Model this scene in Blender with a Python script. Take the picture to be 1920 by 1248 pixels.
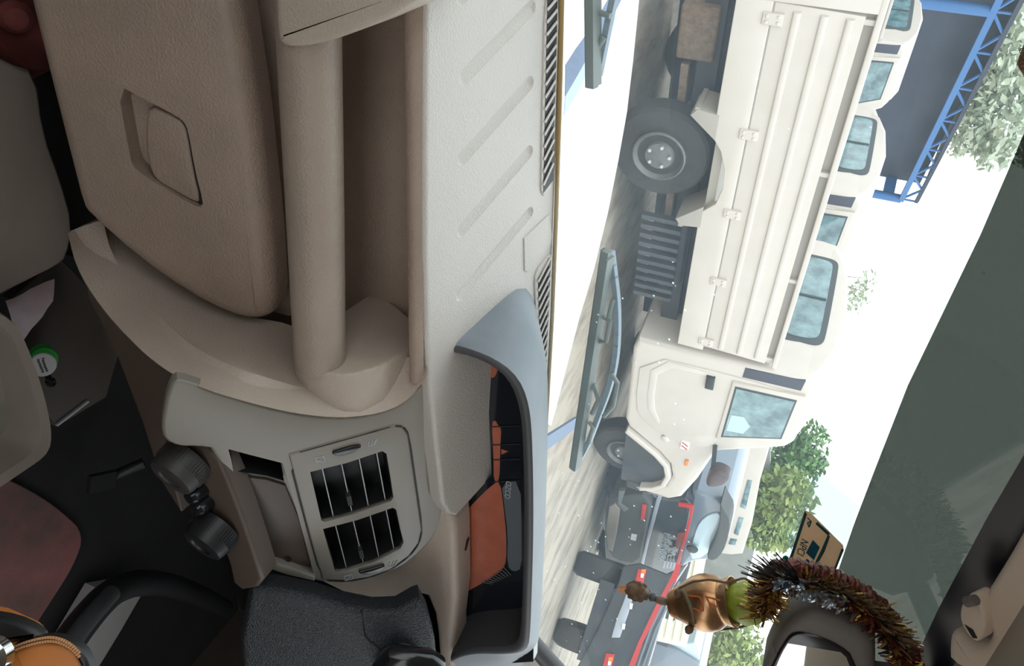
import bpy, bmesh, math, random
from mathutils import Vector, Matrix
random.seed(7)
sc = bpy.context.scene
for o in list(bpy.data.objects): bpy.data.objects.remove(o)

# ------------------------------------------------------------------ camera
H = 1.25                                    # eye height above the yard
F = 1500.0                                  # focal length in pixels of a 1920 wide frame
AX = Vector((0.83613872, -0.05925679, 0.54530786))    # vehicle right, in (image right, up, forward) of the upright view
AY = Vector((-0.48821868, 0.3727602, 0.78910858))     # vehicle forward
AZ = Vector((0.25002911, 0.92603373, -0.28274897))    # up
CAM = Vector((0, 0, H))
cam = bpy.data.cameras.new('camera'); co = bpy.data.objects.new('camera', cam); sc.collection.objects.link(co)
rgt = Vector((AX[0], AY[0], AZ[0])); upv = Vector((AX[1], AY[1], AZ[1])); fwd = Vector((AX[2], AY[2], AZ[2]))
co.matrix_world = Matrix.Translation(CAM) @ Matrix((upv, -rgt, -fwd)).transposed().to_4x4()   # the phone is held sideways
cam.sensor_width = 36; cam.lens = F / 1920 * 36; cam.clip_start = 0.02; cam.clip_end = 400
sc.camera = co

# ------------------------------------------------------------------ light
w = bpy.data.worlds.new('sky'); sc.world = w; w.use_nodes = True
wt = w.node_tree; wt.nodes.clear()
bg = wt.nodes.new('ShaderNodeBackground'); wo = wt.nodes.new('ShaderNodeOutputWorld')
tc = wt.nodes.new('ShaderNodeTexCoord'); sep = wt.nodes.new('ShaderNodeSeparateXYZ'); rmp = wt.nodes.new('ShaderNodeValToRGB')
rmp.color_ramp.elements[0].color = (0.97, 1.0, 1.0, 1); rmp.color_ramp.elements[1].color = (0.85, 0.94, 1.0, 1)
wt.links.new(tc.outputs['Generated'], sep.inputs[0]); wt.links.new(sep.outputs[2], rmp.inputs[0])
wt.links.new(rmp.outputs[0], bg.inputs[0]); bg.inputs[1].default_value = 2.6
wt.links.new(bg.outputs[0], wo.inputs[0])
sl = bpy.data.lights.new('sun', 'SUN'); sl.energy = 0.5; sl.angle = 0.3; sl.color = (1, 0.96, 0.88)
so = bpy.data.objects.new('sun', sl); sc.collection.objects.link(so)
so.rotation_euler = Vector((0.35, 0.55, -1.0)).to_track_quat('-Z', 'Y').to_euler()   # high, behind the cab
vs = sc.view_settings; vs.view_transform = 'Standard'; vs.look = 'None'; vs.gamma = 1; vs.exposure = 0.0; vs.use_curve_mapping = False

# ------------------------------------------------------------------ geometry helpers
def ray(px, py):
    v = Vector((py - 624.0, px - 960.0, F))
    return Vector((AX.dot(v), AY.dot(v), AZ.dot(v))).normalized()
class Plane:
    def __init__(s, p, n): s.p = Vector(p); s.n = Vector(n).normalized()
    def at(s, px, py, off=0.0):
        r = ray(px, py); q = s.p + s.n * off
        return CAM + r * ((q - CAM).dot(s.n) / r.dot(s.n))
    def off(s, d): return Plane(s.p + s.n * d, s.n)
def YP(y): return Plane((0, y, 0), (0, -1, 0))
def ZP(z): return Plane((0, 0, H + z), (0, 0, 1))
def XP(x): return Plane((x, 0, 0), (-1, 0, 0))
def at_y(px, py, y): return YP(y).at(px, py)
def chaikin(p, n=2, closed=True):
    for _ in range(n):
        q = []
        m = len(p)
        rng = range(m) if closed else range(m - 1)
        if not closed: q.append(tuple(p[0]))
        for i in rng:
            a = p[i]; b = p[(i + 1) % m]
            q.append(tuple(x * .75 + y * .25 for x, y in zip(a, b))); q.append(tuple(x * .25 + y * .75 for x, y in zip(a, b)))
        if not closed: q.append(tuple(p[-1]))
        p = q
    return p
def resample(p, n):
    p = [Vector(x) for x in p]; L = [0]
    for a, b in zip(p, p[1:]): L.append(L[-1] + (b - a).length)
    out = []; j = 0
    for i in range(n):
        d = L[-1] * i / (n - 1)
        while j < len(p) - 2 and L[j + 1] < d: j += 1
        t = (d - L[j]) / max(1e-9, L[j + 1] - L[j]); out.append(p[j].lerp(p[j + 1], max(0, min(1, t))))
    return out

def finish(name, bm, mat, parent=None, ang=35, smooth=True):
    bmesh.ops.remove_doubles(bm, verts=bm.verts, dist=1e-6)
    bmesh.ops.recalc_face_normals(bm, faces=bm.faces)
    me = bpy.data.meshes.new(name); bm.to_mesh(me); bm.free()
    if smooth:
        me.shade_smooth(); me.set_sharp_from_angle(angle=math.radians(ang))
    for m in (mat if isinstance(mat, (list, tuple)) else [mat]): me.materials.append(m)
    o = bpy.data.objects.new(name, me); sc.collection.objects.link(o)
    if parent is not None: put(o, parent)
    return o
def put(o, parent):
    o.parent = parent
    if parent.get('local'): return
    if parent.type == 'EMPTY': o.matrix_parent_inverse = Matrix.Translation(-parent.location)
def tag(o, label, cat, group=None):
    o['label'] = label; o['category'] = cat
    if group: o['group'] = group
    return o
def thing(name, loc, label, cat, group=None, rz=None):
    o = bpy.data.objects.new(name, None); sc.collection.objects.link(o); o.location = loc; o.empty_display_size = .05
    if rz is not None: o.rotation_euler = (0, 0, rz); o['local'] = 1
    tag(o, label, cat, group); return o
def skirt(name, body, m, parent, inset=.1):
    # lower body from the traced upper body down to the ground
    P = [body.matrix_basis @ v.co for v in body.data.vertices]; lo = Vector([min(p[i] for p in P) for i in range(3)]); hi = Vector([max(p[i] for p in P) for i in range(3)])
    box(name, ((lo.x + hi.x) / 2, (lo.y + hi.y) / 2, (lo.z + .3) / 2), (hi.x - lo.x - 2 * inset, hi.y - lo.y - 2 * inset, lo.z + .3), m, parent, bev=.03)
def struct(o): o['kind'] = 'structure'; return o

def frame(n):
    n = Vector(n).normalized(); a = Vector((1, 0, 0)) if abs(n.x) < .8 else Vector((0, 0, 1))
    u = (a - n * a.dot(n)).normalized(); return u, n.cross(u), n
def slab_bm(bm, pts, n, thick, rnd=0.0, k=4, mi=0, backround=0.0):
    """closed plate: outline pts on its front face, going back by thick along -n, front edge rounded"""
    u, v, n = frame(n); o = pts[0]
    P = [((p - o).dot(u), (p - o).dot(v), (p - o).dot(n)) for p in pts]
    A = sum(P[i][0] * P[(i + 1) % len(P)][1] - P[(i + 1) % len(P)][0] * P[i][1] for i in range(len(P)))
    if A < 0: P.reverse()
    m = len(P); N = []
    for i in range(m):
        a, b, c = P[i - 1], P[i], P[(i + 1) % m]
        e1 = Vector((b[0] - a[0], b[1] - a[1])); e2 = Vector((c[0] - b[0], c[1] - b[1]))
        if e1.length < 1e-9: e1 = e2
        if e2.length < 1e-9: e2 = e1
        e1.normalize(); e2.normalize(); n1 = Vector((-e1.y, e1.x)); n2 = Vector((-e2.y, e2.x))
        s = n1 + n2; s = s / max(.55, s.dot(n1)) if s.length > 1e-6 else n1; N.append(s)
    def ring(ins, d): return [bm.verts.new(o + u * (P[i][0] + N[i].x * ins) + v * (P[i][1] + N[i].y * ins) + n * (P[i][2] + d)) for i in range(m)]
    rings = [ring(0, -thick)]
    if rnd > 0:
        for j in range(k + 1):
            a = math.pi / 2 * j / k; rings.append(ring(rnd * (1 - math.cos(a)), -rnd * (1 - math.sin(a))))
    else: rings.append(ring(0, 0))
    for a, b in zip(rings, rings[1:]):
        for i in range(m):
            f = bm.faces.new((a[i], a[(i + 1) % m], b[(i + 1) % m], b[i])); f.material_index = mi
    f = bm.faces.new(rings[-1]); f.material_index = mi
    f = bm.faces.new(list(reversed(rings[0]))); f.material_index = mi
def slab(name, pts, n, thick, mat, parent=None, rnd=0.0, k=4, ang=35):
    bm = bmesh.new(); slab_bm(bm, pts, n, thick, rnd, k); return finish(name, bm, mat, parent, ang)
def pslab(name, px, plane, thick, mat, parent=None, rnd=0.0, ck=0, off=0.0, ang=35):
    if ck: px = chaikin(px, ck)
    return slab(name, [plane.at(x, y, off) for x, y in px], plane.n, thick, mat, parent, rnd, ang=ang)
def tube_bm(bm, pts, r, seg=12, mi=0, caps=True):
    pts = [Vector(p) for p in pts]; R = r if isinstance(r, (list, tuple)) else [r] * len(pts)
    t0 = (pts[1] - pts[0]).normalized(); u, v, _ = frame(t0); prev = None; rings = []
    for i, p in enumerate(pts):
        t = (pts[min(i + 1, len(pts) - 1)] - pts[max(i - 1, 0)]).normalized()
        u = (u - t * u.dot(t)).normalized(); v = t.cross(u)
        rings.append([bm.verts.new(p + (u * math.cos(2 * math.pi * j / seg) + v * math.sin(2 * math.pi * j / seg)) * R[i]) for j in range(seg)])
    for a, b in zip(rings, rings[1:]):
        for j in range(seg):
            f = bm.faces.new((a[j], a[(j + 1) % seg], b[(j + 1) % seg], b[j])); f.material_index = mi
    if caps:
        f = bm.faces.new(list(reversed(rings[0]))); f.material_index = mi
        f = bm.faces.new(rings[-1]); f.material_index = mi
def tube(name, pts, r, mat, parent=None, seg=12, ang=50):
    bm = bmesh.new(); tube_bm(bm, pts, r, seg); return finish(name, bm, mat, parent, ang)
def lathe(name, base, axis, prof, mat, parent=None, seg=32, ang=30):
    """prof: (distance along axis, radius)"""
    u, v, n = frame(axis); bm = bmesh.new(); rings = []
    for d, r in prof:
        rings.append([bm.verts.new(Vector(base) + n * d + (u * math.cos(2 * math.pi * j / seg) + v * math.sin(2 * math.pi * j / seg)) * max(r, 1e-4)) for j in range(seg)])
    for a, b in zip(rings, rings[1:]):
        for j in range(seg): bm.faces.new((a[j], a[(j + 1) % seg], b[(j + 1) % seg], b[j]))
    bm.faces.new(list(reversed(rings[0]))); bm.faces.new(rings[-1])
    return finish(name, bm, mat, parent, ang)
def box_bm(bm, c, d, R=None, mi=0):
    vs_ = []
    for x in (-.5, .5):
        for y in (-.5, .5):
            for z in (-.5, .5):
                p = Vector((x * d[0], y * d[1], z * d[2]))
                if R is not None: p = R @ p
                vs_.append(bm.verts.new(Vector(c) + p))
    for q in ((0, 1, 3, 2), (4, 6, 7, 5), (0, 4, 5, 1), (2, 3, 7, 6), (0, 2, 6, 4), (1, 5, 7, 3)):
        f = bm.faces.new([vs_[i] for i in q]); f.material_index = mi
def box(name, c, d, mat, parent=None, R=None, bev=0.0):
    bm = bmesh.new(); box_bm(bm, c, d, R)
    if bev: bmesh.ops.bevel(bm, geom=bm.edges[:], offset=bev, segments=3, profile=.5, affect='EDGES')
    return finish(name, bm, mat, parent)
def grid(name, rows, mat, parent=None, ang=60, closed=False, thick=0.0):
    bm = bmesh.new(); V = [[bm.verts.new(Vector(p)) for p in r] for r in rows]
    for a, b in zip(V, V[1:]):
        for i in range(len(a) - 1): bm.faces.new((a[i], a[i + 1], b[i + 1], b[i]))
    if thick:
        bmesh.ops.recalc_face_normals(bm, faces=bm.faces)
        bmesh.ops.solidify(bm, geom=bm.faces[:], thickness=thick)
    return finish(name, bm, mat, parent, ang)
def bar_bm(bm, a, b, up, wid, hgt, mi=0):
    a = Vector(a); b = Vector(b); x = (b - a); L = x.length; x.normalize(); up = Vector(up); y = up.cross(x).normalized(); z = x.cross(y)
    box_bm(bm, (a + b) / 2, (L, wid, hgt), Matrix((x, y, z)).transposed(), mi)
def bar(name, a, b, up, wid, hgt, mat, parent=None):
    bm = bmesh.new(); bar_bm(bm, a, b, up, wid, hgt); return finish(name, bm, mat, parent)
def cut(o, cutter, ang=35):
    for q in (o, cutter):                    # concave caps must be triangles before a boolean
        tb_ = bmesh.new(); tb_.from_mesh(q.data); bmesh.ops.triangulate(tb_, faces=[f for f in tb_.faces if len(f.verts) > 4], ngon_method='EAR_CLIP'); tb_.to_mesh(q.data); tb_.free()
    bpy.context.view_layer.update()
    m = o.modifiers.new('cut', 'BOOLEAN'); m.object = cutter; m.operation = 'DIFFERENCE'; m.solver = 'EXACT'
    dg = bpy.context.evaluated_depsgraph_get(); me = bpy.data.meshes.new_from_object(o.evaluated_get(dg))
    o.modifiers.clear(); old = o.data; o.data = me; me.name = old.name
    bpy.data.objects.remove(cutter)
    me.shade_smooth(); me.set_sharp_from_angle(angle=math.radians(ang))
def pcut(o, px, plane, depth, ck=0, front=.03, shrink=None):
    if ck: px = chaikin(px, ck)
    a = [plane.at(x, y) for x, y in px]
    bm = bmesh.new(); slab_bm(bm, [p + plane.n * front for p in a], plane.n, depth + front)
    cut(o, finish('cutter', bm, o.data.materials[0], None, smooth=False))
def text(name, s, size, mat, parent, origin, xdir, ydir, depth=.0006):
    cu = bpy.data.curves.new(name, 'FONT'); cu.body = s; cu.size = size; cu.extrude = depth; cu.align_x = 'CENTER'; cu.align_y = 'CENTER'
    t = bpy.data.objects.new(name, cu); sc.collection.objects.link(t); bpy.context.view_layer.update()
    me = bpy.data.meshes.new_from_object(t.evaluated_get(bpy.context.evaluated_depsgraph_get()))
    bpy.data.objects.remove(t)
    x = Vector(xdir).normalized(); y = Vector(ydir); y = (y - x * y.dot(x)).normalized(); z = x.cross(y)
    me.transform(Matrix.Translation(Vector(origin)) @ Matrix((x, y, z)).transposed().to_4x4())
    me.materials.clear(); me.materials.append(mat)
    o = bpy.data.objects.new(name, me); sc.collection.objects.link(o)
    if parent is not None: put(o, parent)
    return o

# ------------------------------------------------------------------ materials
def mat(name, col, rough=.6, metal=0.0, var=0.0, vscale=8.0, bump=0.0, bscale=600.0, spec=.5, col2=None, bdist=.0006, leather=False, coat=0.0):
    m = bpy.data.materials.new(name); m.use_nodes = True; nt = m.node_tree; b = nt.nodes['Principled BSDF']
    b.inputs['Base Color'].default_value = (*col, 1); b.inputs['Roughness'].default_value = rough; b.inputs['Metallic'].default_value = metal
    b.inputs['Specular IOR Level'].default_value = spec; b.inputs['Coat Weight'].default_value = coat
    if var or bump:
        t = nt.nodes.new('ShaderNodeTexCoord')
    if var:
        n = nt.nodes.new('ShaderNodeTexNoise'); n.inputs['Scale'].default_value = vscale; n.inputs['Detail'].default_value = 6; n.inputs['Roughness'].default_value = .65
        r = nt.nodes.new('ShaderNodeValToRGB'); c2 = col2 or tuple(c * (1 - var) for c in col)
        r.color_ramp.elements[0].position = .35; r.color_ramp.elements[1].position = .68
        r.color_ramp.elements[0].color = (*c2, 1); r.color_ramp.elements[1].color = (*col, 1)
        nt.links.new(t.outputs['Object'], n.inputs[0]); nt.links.new(n.outputs[0], r.inputs[0]); nt.links.new(r.outputs[0], b.inputs['Base Color'])
    if bump:
        if leather:
            n2 = nt.nodes.new('ShaderNodeTexVoronoi'); n2.inputs['Scale'].default_value = bscale; out = n2.outputs[0]
        else:
            n2 = nt.nodes.new('ShaderNodeTexNoise'); n2.inputs['Scale'].default_value = bscale; n2.inputs['Detail'].default_value = 3; out = n2.outputs[0]
        bp = nt.nodes.new('ShaderNodeBump'); bp.inputs['Strength'].default_value = bump; bp.inputs['Distance'].default_value = bdist
        nt.links.new(t.outputs['Object'], n2.inputs[0]); nt.links.new(out, bp.inputs['Height']); nt.links.new(bp.outputs[0], b.inputs['Normal'])
    return m
M = {}
M['beige'] = mat('beige_grained_plastic', (.47, .385, .315), .48, var=.10, vscale=6, bump=.8, bscale=420, bdist=.0012)
M['dashtop'] = mat('skylit_grained_plastic', (.53, .49, .445), .46, var=.07, vscale=5, bump=.8, bscale=420, bdist=.0012)  # dash plastic made paler and greyer, skylight on the top put into its colour
M['lid'] = mat('brown_grained_plastic', (.37, .275, .215), .38, var=.16, vscale=9, bump=.9, bscale=380, bdist=.0013)
M['bar'] = mat('brown_beige_bar_plastic', (.35, .275, .22), .40, var=.12, vscale=10, bump=.9, bscale=360, bdist=.0012)
M['stack'] = mat('grey_green_plastic', (.235, .212, .175), .38, var=.08, vscale=8, bump=.2, bscale=500)
M['panel'] = mat('brown_panel_plastic', (.085, .058, .044), .5, var=.15, bump=.3, bscale=500)
M['panel2'] = mat('dark_brown_plastic', (.075, .058, .046), .6, var=.2)
M['rimbrown'] = mat('brown_tray_plastic', (.20, .165, .135), .55, var=.15, bump=.4)
M['hood'] = mat('blue_grey_plastic', (.19, .22, .245), .5, var=.12, vscale=14, bump=.5, bscale=520)
M['darktrim'] = mat('dark_grey_trim', (.055, .055, .06), .5, bump=.2)
M['black'] = mat('black_plastic', (.012, .012, .013), .45)
M['slat'] = mat('dusty_black_slat', (.02, .02, .022), .6)
M['slat_edge'] = mat('worn_lit_slat_edge', (.42, .44, .46), .4)  # wear and caught light both put into this pale edge colour
M['blackgloss'] = mat('black_gloss_plastic', (.012, .012, .014), .18)
M['leather'] = mat('black_grained_shroud', (.015, .018, .022), .40, bump=1.0, bscale=520, bdist=.0010, leather=True)
M['lens'] = mat('dark_cluster_lens', (.01, .012, .016), .08)
M['orange'] = mat('orange_print_and_reflection', (.42, .12, .07), .25, var=.2, vscale=30)  # flat orange for the painted lens reflection and the printed triangle
M['printgrey'] = mat('grey_gauge_print', (.10, .11, .12), .3)
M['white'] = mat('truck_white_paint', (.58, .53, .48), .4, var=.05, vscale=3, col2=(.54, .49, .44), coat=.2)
M['whiteshade'] = mat('shaded_truck_white', (.34, .31, .27), .6)  # darker copy of the truck white, shade put into the colour
M['bonnet'] = mat('white_bonnet_paint', (.86, .85, .82), .3, coat=.3)
M['blue'] = mat('blue_band', (.05, .10, .20), .4)
M['lightblue'] = mat('pale_blue_band', (.35, .50, .60), .4)
M['rubber'] = mat('tyre_rubber', (.035, .033, .032), .8, var=.3, vscale=10, bump=.5, bscale=60, bdist=.004)
M['rim'] = mat('grey_steel_rim', (.16, .16, .16), .5, .4, var=.3, vscale=12)
M['chassis'] = mat('chassis_dark_blue', (.03, .04, .055), .7, var=.4, vscale=5, col2=(.06, .06, .06))
M['chassis_tan'] = mat('rusty_chassis', (.20, .14, .10), .8, var=.4, vscale=20)
M['carglass'] = mat('car_window_glass', (.22, .36, .38), .06, var=.5, vscale=5, col2=(.05, .11, .13), spec=.8)
M['darkpanel'] = mat('dark_slate_panel', (.055, .06, .085), .6, bump=.3)
M['seal'] = mat('rubber_seal', (.05, .06, .065), .6)
M['suv'] = mat('dark_car_paint', (.045, .053, .063), .25, coat=.6)
M['suvtop'] = mat('grey_blue_car_paint', (.16, .20, .25), .3, coat=.5)
M['suvplastic'] = mat('dark_bumper_plastic', (.05, .053, .052), .6)
M['red'] = mat('red_trim', (.50, .03, .03), .35)
M['amber'] = mat('amber_lens', (.75, .22, .03), .25)
M['plate'] = mat('white_plate', (.8, .8, .8), .4)
M['silver'] = mat('silver_paint', (.38, .42, .48), .35, .3)
M['cream'] = mat('cream_cargo_paint', (.75, .72, .60), .5)
M['shed'] = mat('blue_shed_steel', (.035, .14, .36), .5)
M['sheddark'] = mat('dark_shed_cladding', (.045, .055, .085), .8, var=.3, vscale=.7)
M['concrete'] = mat('grey_wall', (.30, .31, .29), .85, var=.2, vscale=2)
M['header'] = mat('roof_edge_lining', (.62, .51, .42), .8, bump=.5, bscale=700)
M['roofliner'] = mat('roof_liner', (.34, .29, .24), .85, bump=.5, bscale=700)
M['carpet'] = mat('dark_rubber_mat', (.012, .011, .011), .9, var=.4, vscale=10)
M['redcarpet'] = mat('red_floor_mat', (.27, .10, .095), .9, var=.7, vscale=6, col2=(.11, .07, .06), bump=.6, bscale=200)
M['greysill'] = mat('pale_grey_trim', (.34, .32, .31), .7, var=.15)
M['redcloth'] = mat('red_cloth', (.16, .035, .03), .9, var=.3, vscale=30)
M['paper'] = mat('crumpled_paper', (.62, .55, .60), .8, var=.35, vscale=12, col2=(.50, .36, .36))
M['green'] = mat('green_cap', (.03, .40, .06), .4)
M['capwhite'] = mat('white_cap', (.62, .60, .60), .5)
M['ink'] = mat('black_ink', (.02, .02, .025), .6)
M['tan'] = mat('tan_leather', (.50, .17, .035), .5, bump=.4, bscale=350, var=.1)
M['thread'] = mat('tan_thread', (.52, .25, .10), .7)
M['chrome'] = mat('chrome', (.55, .65, .68), .1, 1.0)
M['brass'] = mat('brushed_copper_brass', (.60, .38, .21), .30, .85, var=.35, vscale=16, col2=(.34, .17, .075))
M['sind'] = mat('orange_paint_mark', (.42, .10, .015), .6)
M['lime'] = mat('lime_peel', (.36, .40, .05), .5, var=.35, vscale=26, col2=(.22, .29, .035), bump=.6, bscale=90, bdist=.003)
M['cord'] = mat('brown_cord', (.16, .10, .06), .9, var=.4, vscale=60)
M['bead'] = mat('wooden_bead', (.22, .15, .10), .6, var=.3, vscale=50)
M['greencord'] = mat('green_thread', (.05, .13, .08), .8, var=.5, vscale=90, col2=(.20, .10, .05))
M['tinred'] = mat('red_foil', (.12, .022, .015), .3, .5)
M['tincore'] = mat('crinkled_red_brown_foil', (.20, .045, .03), .3, .5, var=.8, vscale=60, col2=(.05, .015, .012), bump=1.0, bscale=160, bdist=.004)
M['tingold'] = mat('gold_foil', (.55, .36, .10), .25, .8)
M['tinsilver'] = mat('silver_foil', (.75, .82, .88), .15, .9)
M['tinblack'] = mat('dark_foil', (.02, .015, .015), .4)
M['mirrorcase'] = mat('grey_brown_mirror_case', (.13, .115, .105), .6, bump=.5, bscale=500)
M['mirror'] = mat('mirror_glass', (.80, .84, .86), .02, 1.0)
M['card'] = mat('tan_card', (.55, .34, .20), .6, var=.15, vscale=30)
M['cardblue'] = mat('blue_card_print', (.04, .17, .27), .5)
M['cardteal'] = mat('teal_card_print', (.10, .24, .26), .5)
M['teal'] = mat('teal_plastic_tag', (.02, .42, .36), .4)
M['wiper'] = mat('wiper_grey_green', (.15, .17, .15), .5)
M['wiperarm'] = mat('wiper_arm_blue_grey', (.20, .25, .29), .45)
M['frit'] = mat('black_glass_border', (.008, .010, .018), .3)
M['leaf'] = mat('leaf_green', (.16, .30, .07), .6, var=.6, vscale=2.5, col2=(.06, .15, .05))
M['leafpale'] = mat('glare_paled_leaf', (.55, .62, .48), .6, var=.3, vscale=2)  # leaves coloured lighter to stand for bright glare and haze
M['leafyellow'] = mat('leaf_yellow_green', (.36, .42, .12), .6, var=.5, vscale=2, col2=(.15, .24, .07))
M['bark'] = mat('bark', (.16, .12, .09), .9)

def glassmat(name, tint, dust, dcol, gloss=.02, specks=False, refl=1.0):
    """thin pane: clear transmission, Fresnel reflection and a film of dust that scatters the daylight"""
    m = bpy.data.materials.new(name); m.use_nodes = True; nt = m.node_tree; nt.nodes.clear(); N = nt.nodes.new
    out = N('ShaderNodeOutputMaterial'); tr = N('ShaderNodeBsdfTransparent'); tr.inputs[0].default_value = (*tint, 1)
    tl = N('ShaderNodeBsdfTranslucent'); tl.inputs[0].default_value = (*dcol, 1)
    gl = N('ShaderNodeBsdfGlossy'); gl.inputs[0].default_value = (refl, refl, refl, 1); gl.inputs['Roughness'].default_value = gloss
    fr = N('ShaderNodeFresnel'); fr.inputs[0].default_value = 1.5
    m1 = N('ShaderNodeMixShader'); m2 = N('ShaderNodeMixShader')
    m1.inputs[0].default_value = dust
    if specks:
        t = N('ShaderNodeTexCoord'); n = N('ShaderNodeTexNoise'); n.inputs['Scale'].default_value = 7; n.inputs['Detail'].default_value = 8; n.inputs['Roughness'].default_value = .7
        v = N('ShaderNodeTexVoronoi'); v.inputs['Scale'].default_value = 55; r2 = N('ShaderNodeValToRGB'); r2.color_ramp.elements[0].position = .07; r2.color_ramp.elements[1].position = .10
        r2.color_ramp.elements[0].color = (1, 1, 1, 1); r2.color_ramp.elements[1].color = (0, 0, 0, 1)
        v3 = N('ShaderNodeTexNoise'); v3.inputs['Scale'].default_value = 5; th = N('ShaderNodeMath'); th.operation = 'GREATER_THAN'; th.inputs[1].default_value = .55
        mu2 = N('ShaderNodeMath'); mu2.operation = 'MULTIPLY'
        mp = N('ShaderNodeMapRange'); mp.inputs[1].default_value = .3; mp.inputs[2].default_value = .75; mp.inputs[3].default_value = dust * .6; mp.inputs[4].default_value = dust * 1.4
        ad = N('ShaderNodeMath'); ad.operation = 'ADD'; ad.use_clamp = True
        for q in (n, v, v3): nt.links.new(t.outputs['Object'], q.inputs[0])
        nt.links.new(n.outputs[0], mp.inputs[0]); nt.links.new(v.outputs[0], r2.inputs[0]); nt.links.new(v3.outputs[0], th.inputs[0])
        nt.links.new(r2.outputs[0], mu2.inputs[0]); nt.links.new(th.outputs[0], mu2.inputs[1])
        sc_ = N('ShaderNodeMath'); sc_.operation = 'MULTIPLY'; sc_.inputs[1].default_value = .55
        nt.links.new(mu2.outputs[0], sc_.inputs[0])
        nt.links.new(mp.outputs[0], ad.inputs[0]); nt.links.new(sc_.outputs[0], ad.inputs[1]); nt.links.new(ad.outputs[0], m1.inputs[0])
    ge = N('ShaderNodeNewGeometry'); inv = N('ShaderNodeMath'); inv.operation = 'SUBTRACT'; inv.inputs[0].default_value = 1
    nt.links.new(ge.outputs['Backfacing'], inv.inputs[1])          # count film and reflection once per pane, not on both of its faces
    fm = N('ShaderNodeMath'); fm.operation = 'MULTIPLY'; dm = N('ShaderNodeMath'); dm.operation = 'MULTIPLY'
    nt.links.new(fr.outputs[0], fm.inputs[0]); nt.links.new(inv.outputs[0], fm.inputs[1])
    src = [l.from_socket for l in nt.links if l.to_socket == m1.inputs[0]]
    if src: nt.links.new(src[0], dm.inputs[0])
    else: dm.inputs[0].default_value = dust
    nt.links.new(inv.outputs[0], dm.inputs[1]); nt.links.new(dm.outputs[0], m1.inputs[0])
    nt.links.new(tr.outputs[0], m1.inputs[1]); nt.links.new(tl.outputs[0], m1.inputs[2])
    nt.links.new(fm.outputs[0], m2.inputs[0]); nt.links.new(m1.outputs[0], m2.inputs[1]); nt.links.new(gl.outputs[0], m2.inputs[2])
    nt.links.new(m2.outputs[0], out.inputs[0]); return m
def papermat(name, col, through=.6):
    m = bpy.data.materials.new(name); m.use_nodes = True; nt = m.node_tree; nt.nodes.clear(); N = nt.nodes.new
    out = N('ShaderNodeOutputMaterial'); a = N('ShaderNodeBsdfDiffuse'); b = N('ShaderNodeBsdfTranslucent'); x = N('ShaderNodeMixShader')
    t = N('ShaderNodeTexCoord'); n = N('ShaderNodeTexNoise'); n.inputs['Scale'].default_value = 40; r = N('ShaderNodeValToRGB')
    r.color_ramp.elements[0].color = (*[c * .8 for c in col], 1); r.color_ramp.elements[1].color = (*col, 1)
    nt.links.new(t.outputs['Object'], n.inputs[0]); nt.links.new(n.outputs[0], r.inputs[0])
    for q in (a, b): nt.links.new(r.outputs[0], q.inputs[0])
    x.inputs[0].default_value = through; nt.links.new(a.outputs[0], x.inputs[1]); nt.links.new(b.outputs[0], x.inputs[2]); nt.links.new(x.outputs[0], out.inputs[0]); return m
M['card'] = papermat('tan_card_stock', (.85, .64, .48), .55); M['cardblue'] = papermat('blue_card_ink', (.05, .22, .36)); M['cardteal'] = papermat('teal_card_ink', (.08, .20, .22))
M['glass'] = glassmat('windscreen_glass', (.985, 1.0, .995), .055, (.72, .88, 1.0), specks=True, refl=.6)
M['tint'] = glassmat('green_sun_film', (.18, .195, .18), .03, (.55, .66, .58), gloss=.03)
M['pouch'] = glassmat('clear_plastic_pouch', (.66, .71, .70), .10, (.9, 1.0, .97))

# ------------------------------------------------------------------ main planes of the cab
DT = Plane((0, .68, H - .35), (0, -.2727, 1))             # dash top
GB = Plane((0, .66, H - .541), (0, -.231, .06))           # glove box lid
e1 = Vector((1, .18, 0)); e2 = Vector((.16, -.9, -1)); nst = e2.cross(e1).normalized()
if nst.y > 0: nst = -nst
ST = Plane(at_y(755, 800, .685), nst)                       # centre stack face
CP = YP(.53)                                               # heater control panel
WA, WB, WC = DT.at(1050, 100), DT.at(1005, 1100), at_y(1820, 1055, .74)
nws = (WB - WA).cross(WC - WA).normalized()
if nws.y > 0: nws = -nws
WS = Plane(WA, nws)                                        # windscreen
WTOP = WC.z

# ------------------------------------------------------------------ setting: yard and cab shell
def yard_material():
    m = mat('yard_dust', (.50, .44, .36), .9); nt = m.node_tree; b = nt.nodes['Principled BSDF']; N = nt.nodes.new
    t = N('ShaderNodeTexCoord'); mp = N('ShaderNodeMapping'); mp.inputs['Scale'].default_value = (3.0, .9, 1); mp.inputs['Rotation'].default_value = (0, 0, .6)
    n = N('ShaderNodeTexNoise'); n.inputs['Scale'].default_value = 1.6; n.inputs['Detail'].default_value = 8; n.inputs['Roughness'].default_value = .7
    r = N('ShaderNodeValToRGB'); r.color_ramp.elements[0].position = .30; r.color_ramp.elements[0].color = (.17, .145, .12, 1)
    r.color_ramp.elements[1].position = .55; r.color_ramp.elements[1].color = (.40, .345, .28, 1)
    nt.links.new(t.outputs['Object'], mp.inputs[0]); nt.links.new(mp.outputs[0], n.inputs[0]); nt.links.new(n.outputs[0], r.inputs[0]); nt.links.new(r.outputs[0], b.inputs['Base Color'])
    return m
def ground_z(x, y):
    q = -(x - .81) * .2402 + (y - 4.9) * .9707; s_ = (x - .81) * .9707 + (y - 4.9) * .2402
    st = lambda v, a, b: max(0, min(1, (v - a) / (b - a)))
    return (.12 * st(q, 1.75, 2.3) + .20 * st(q, 4.5, 5.6)) * (1 - st(s_, 5.2, 6.2))
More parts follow.
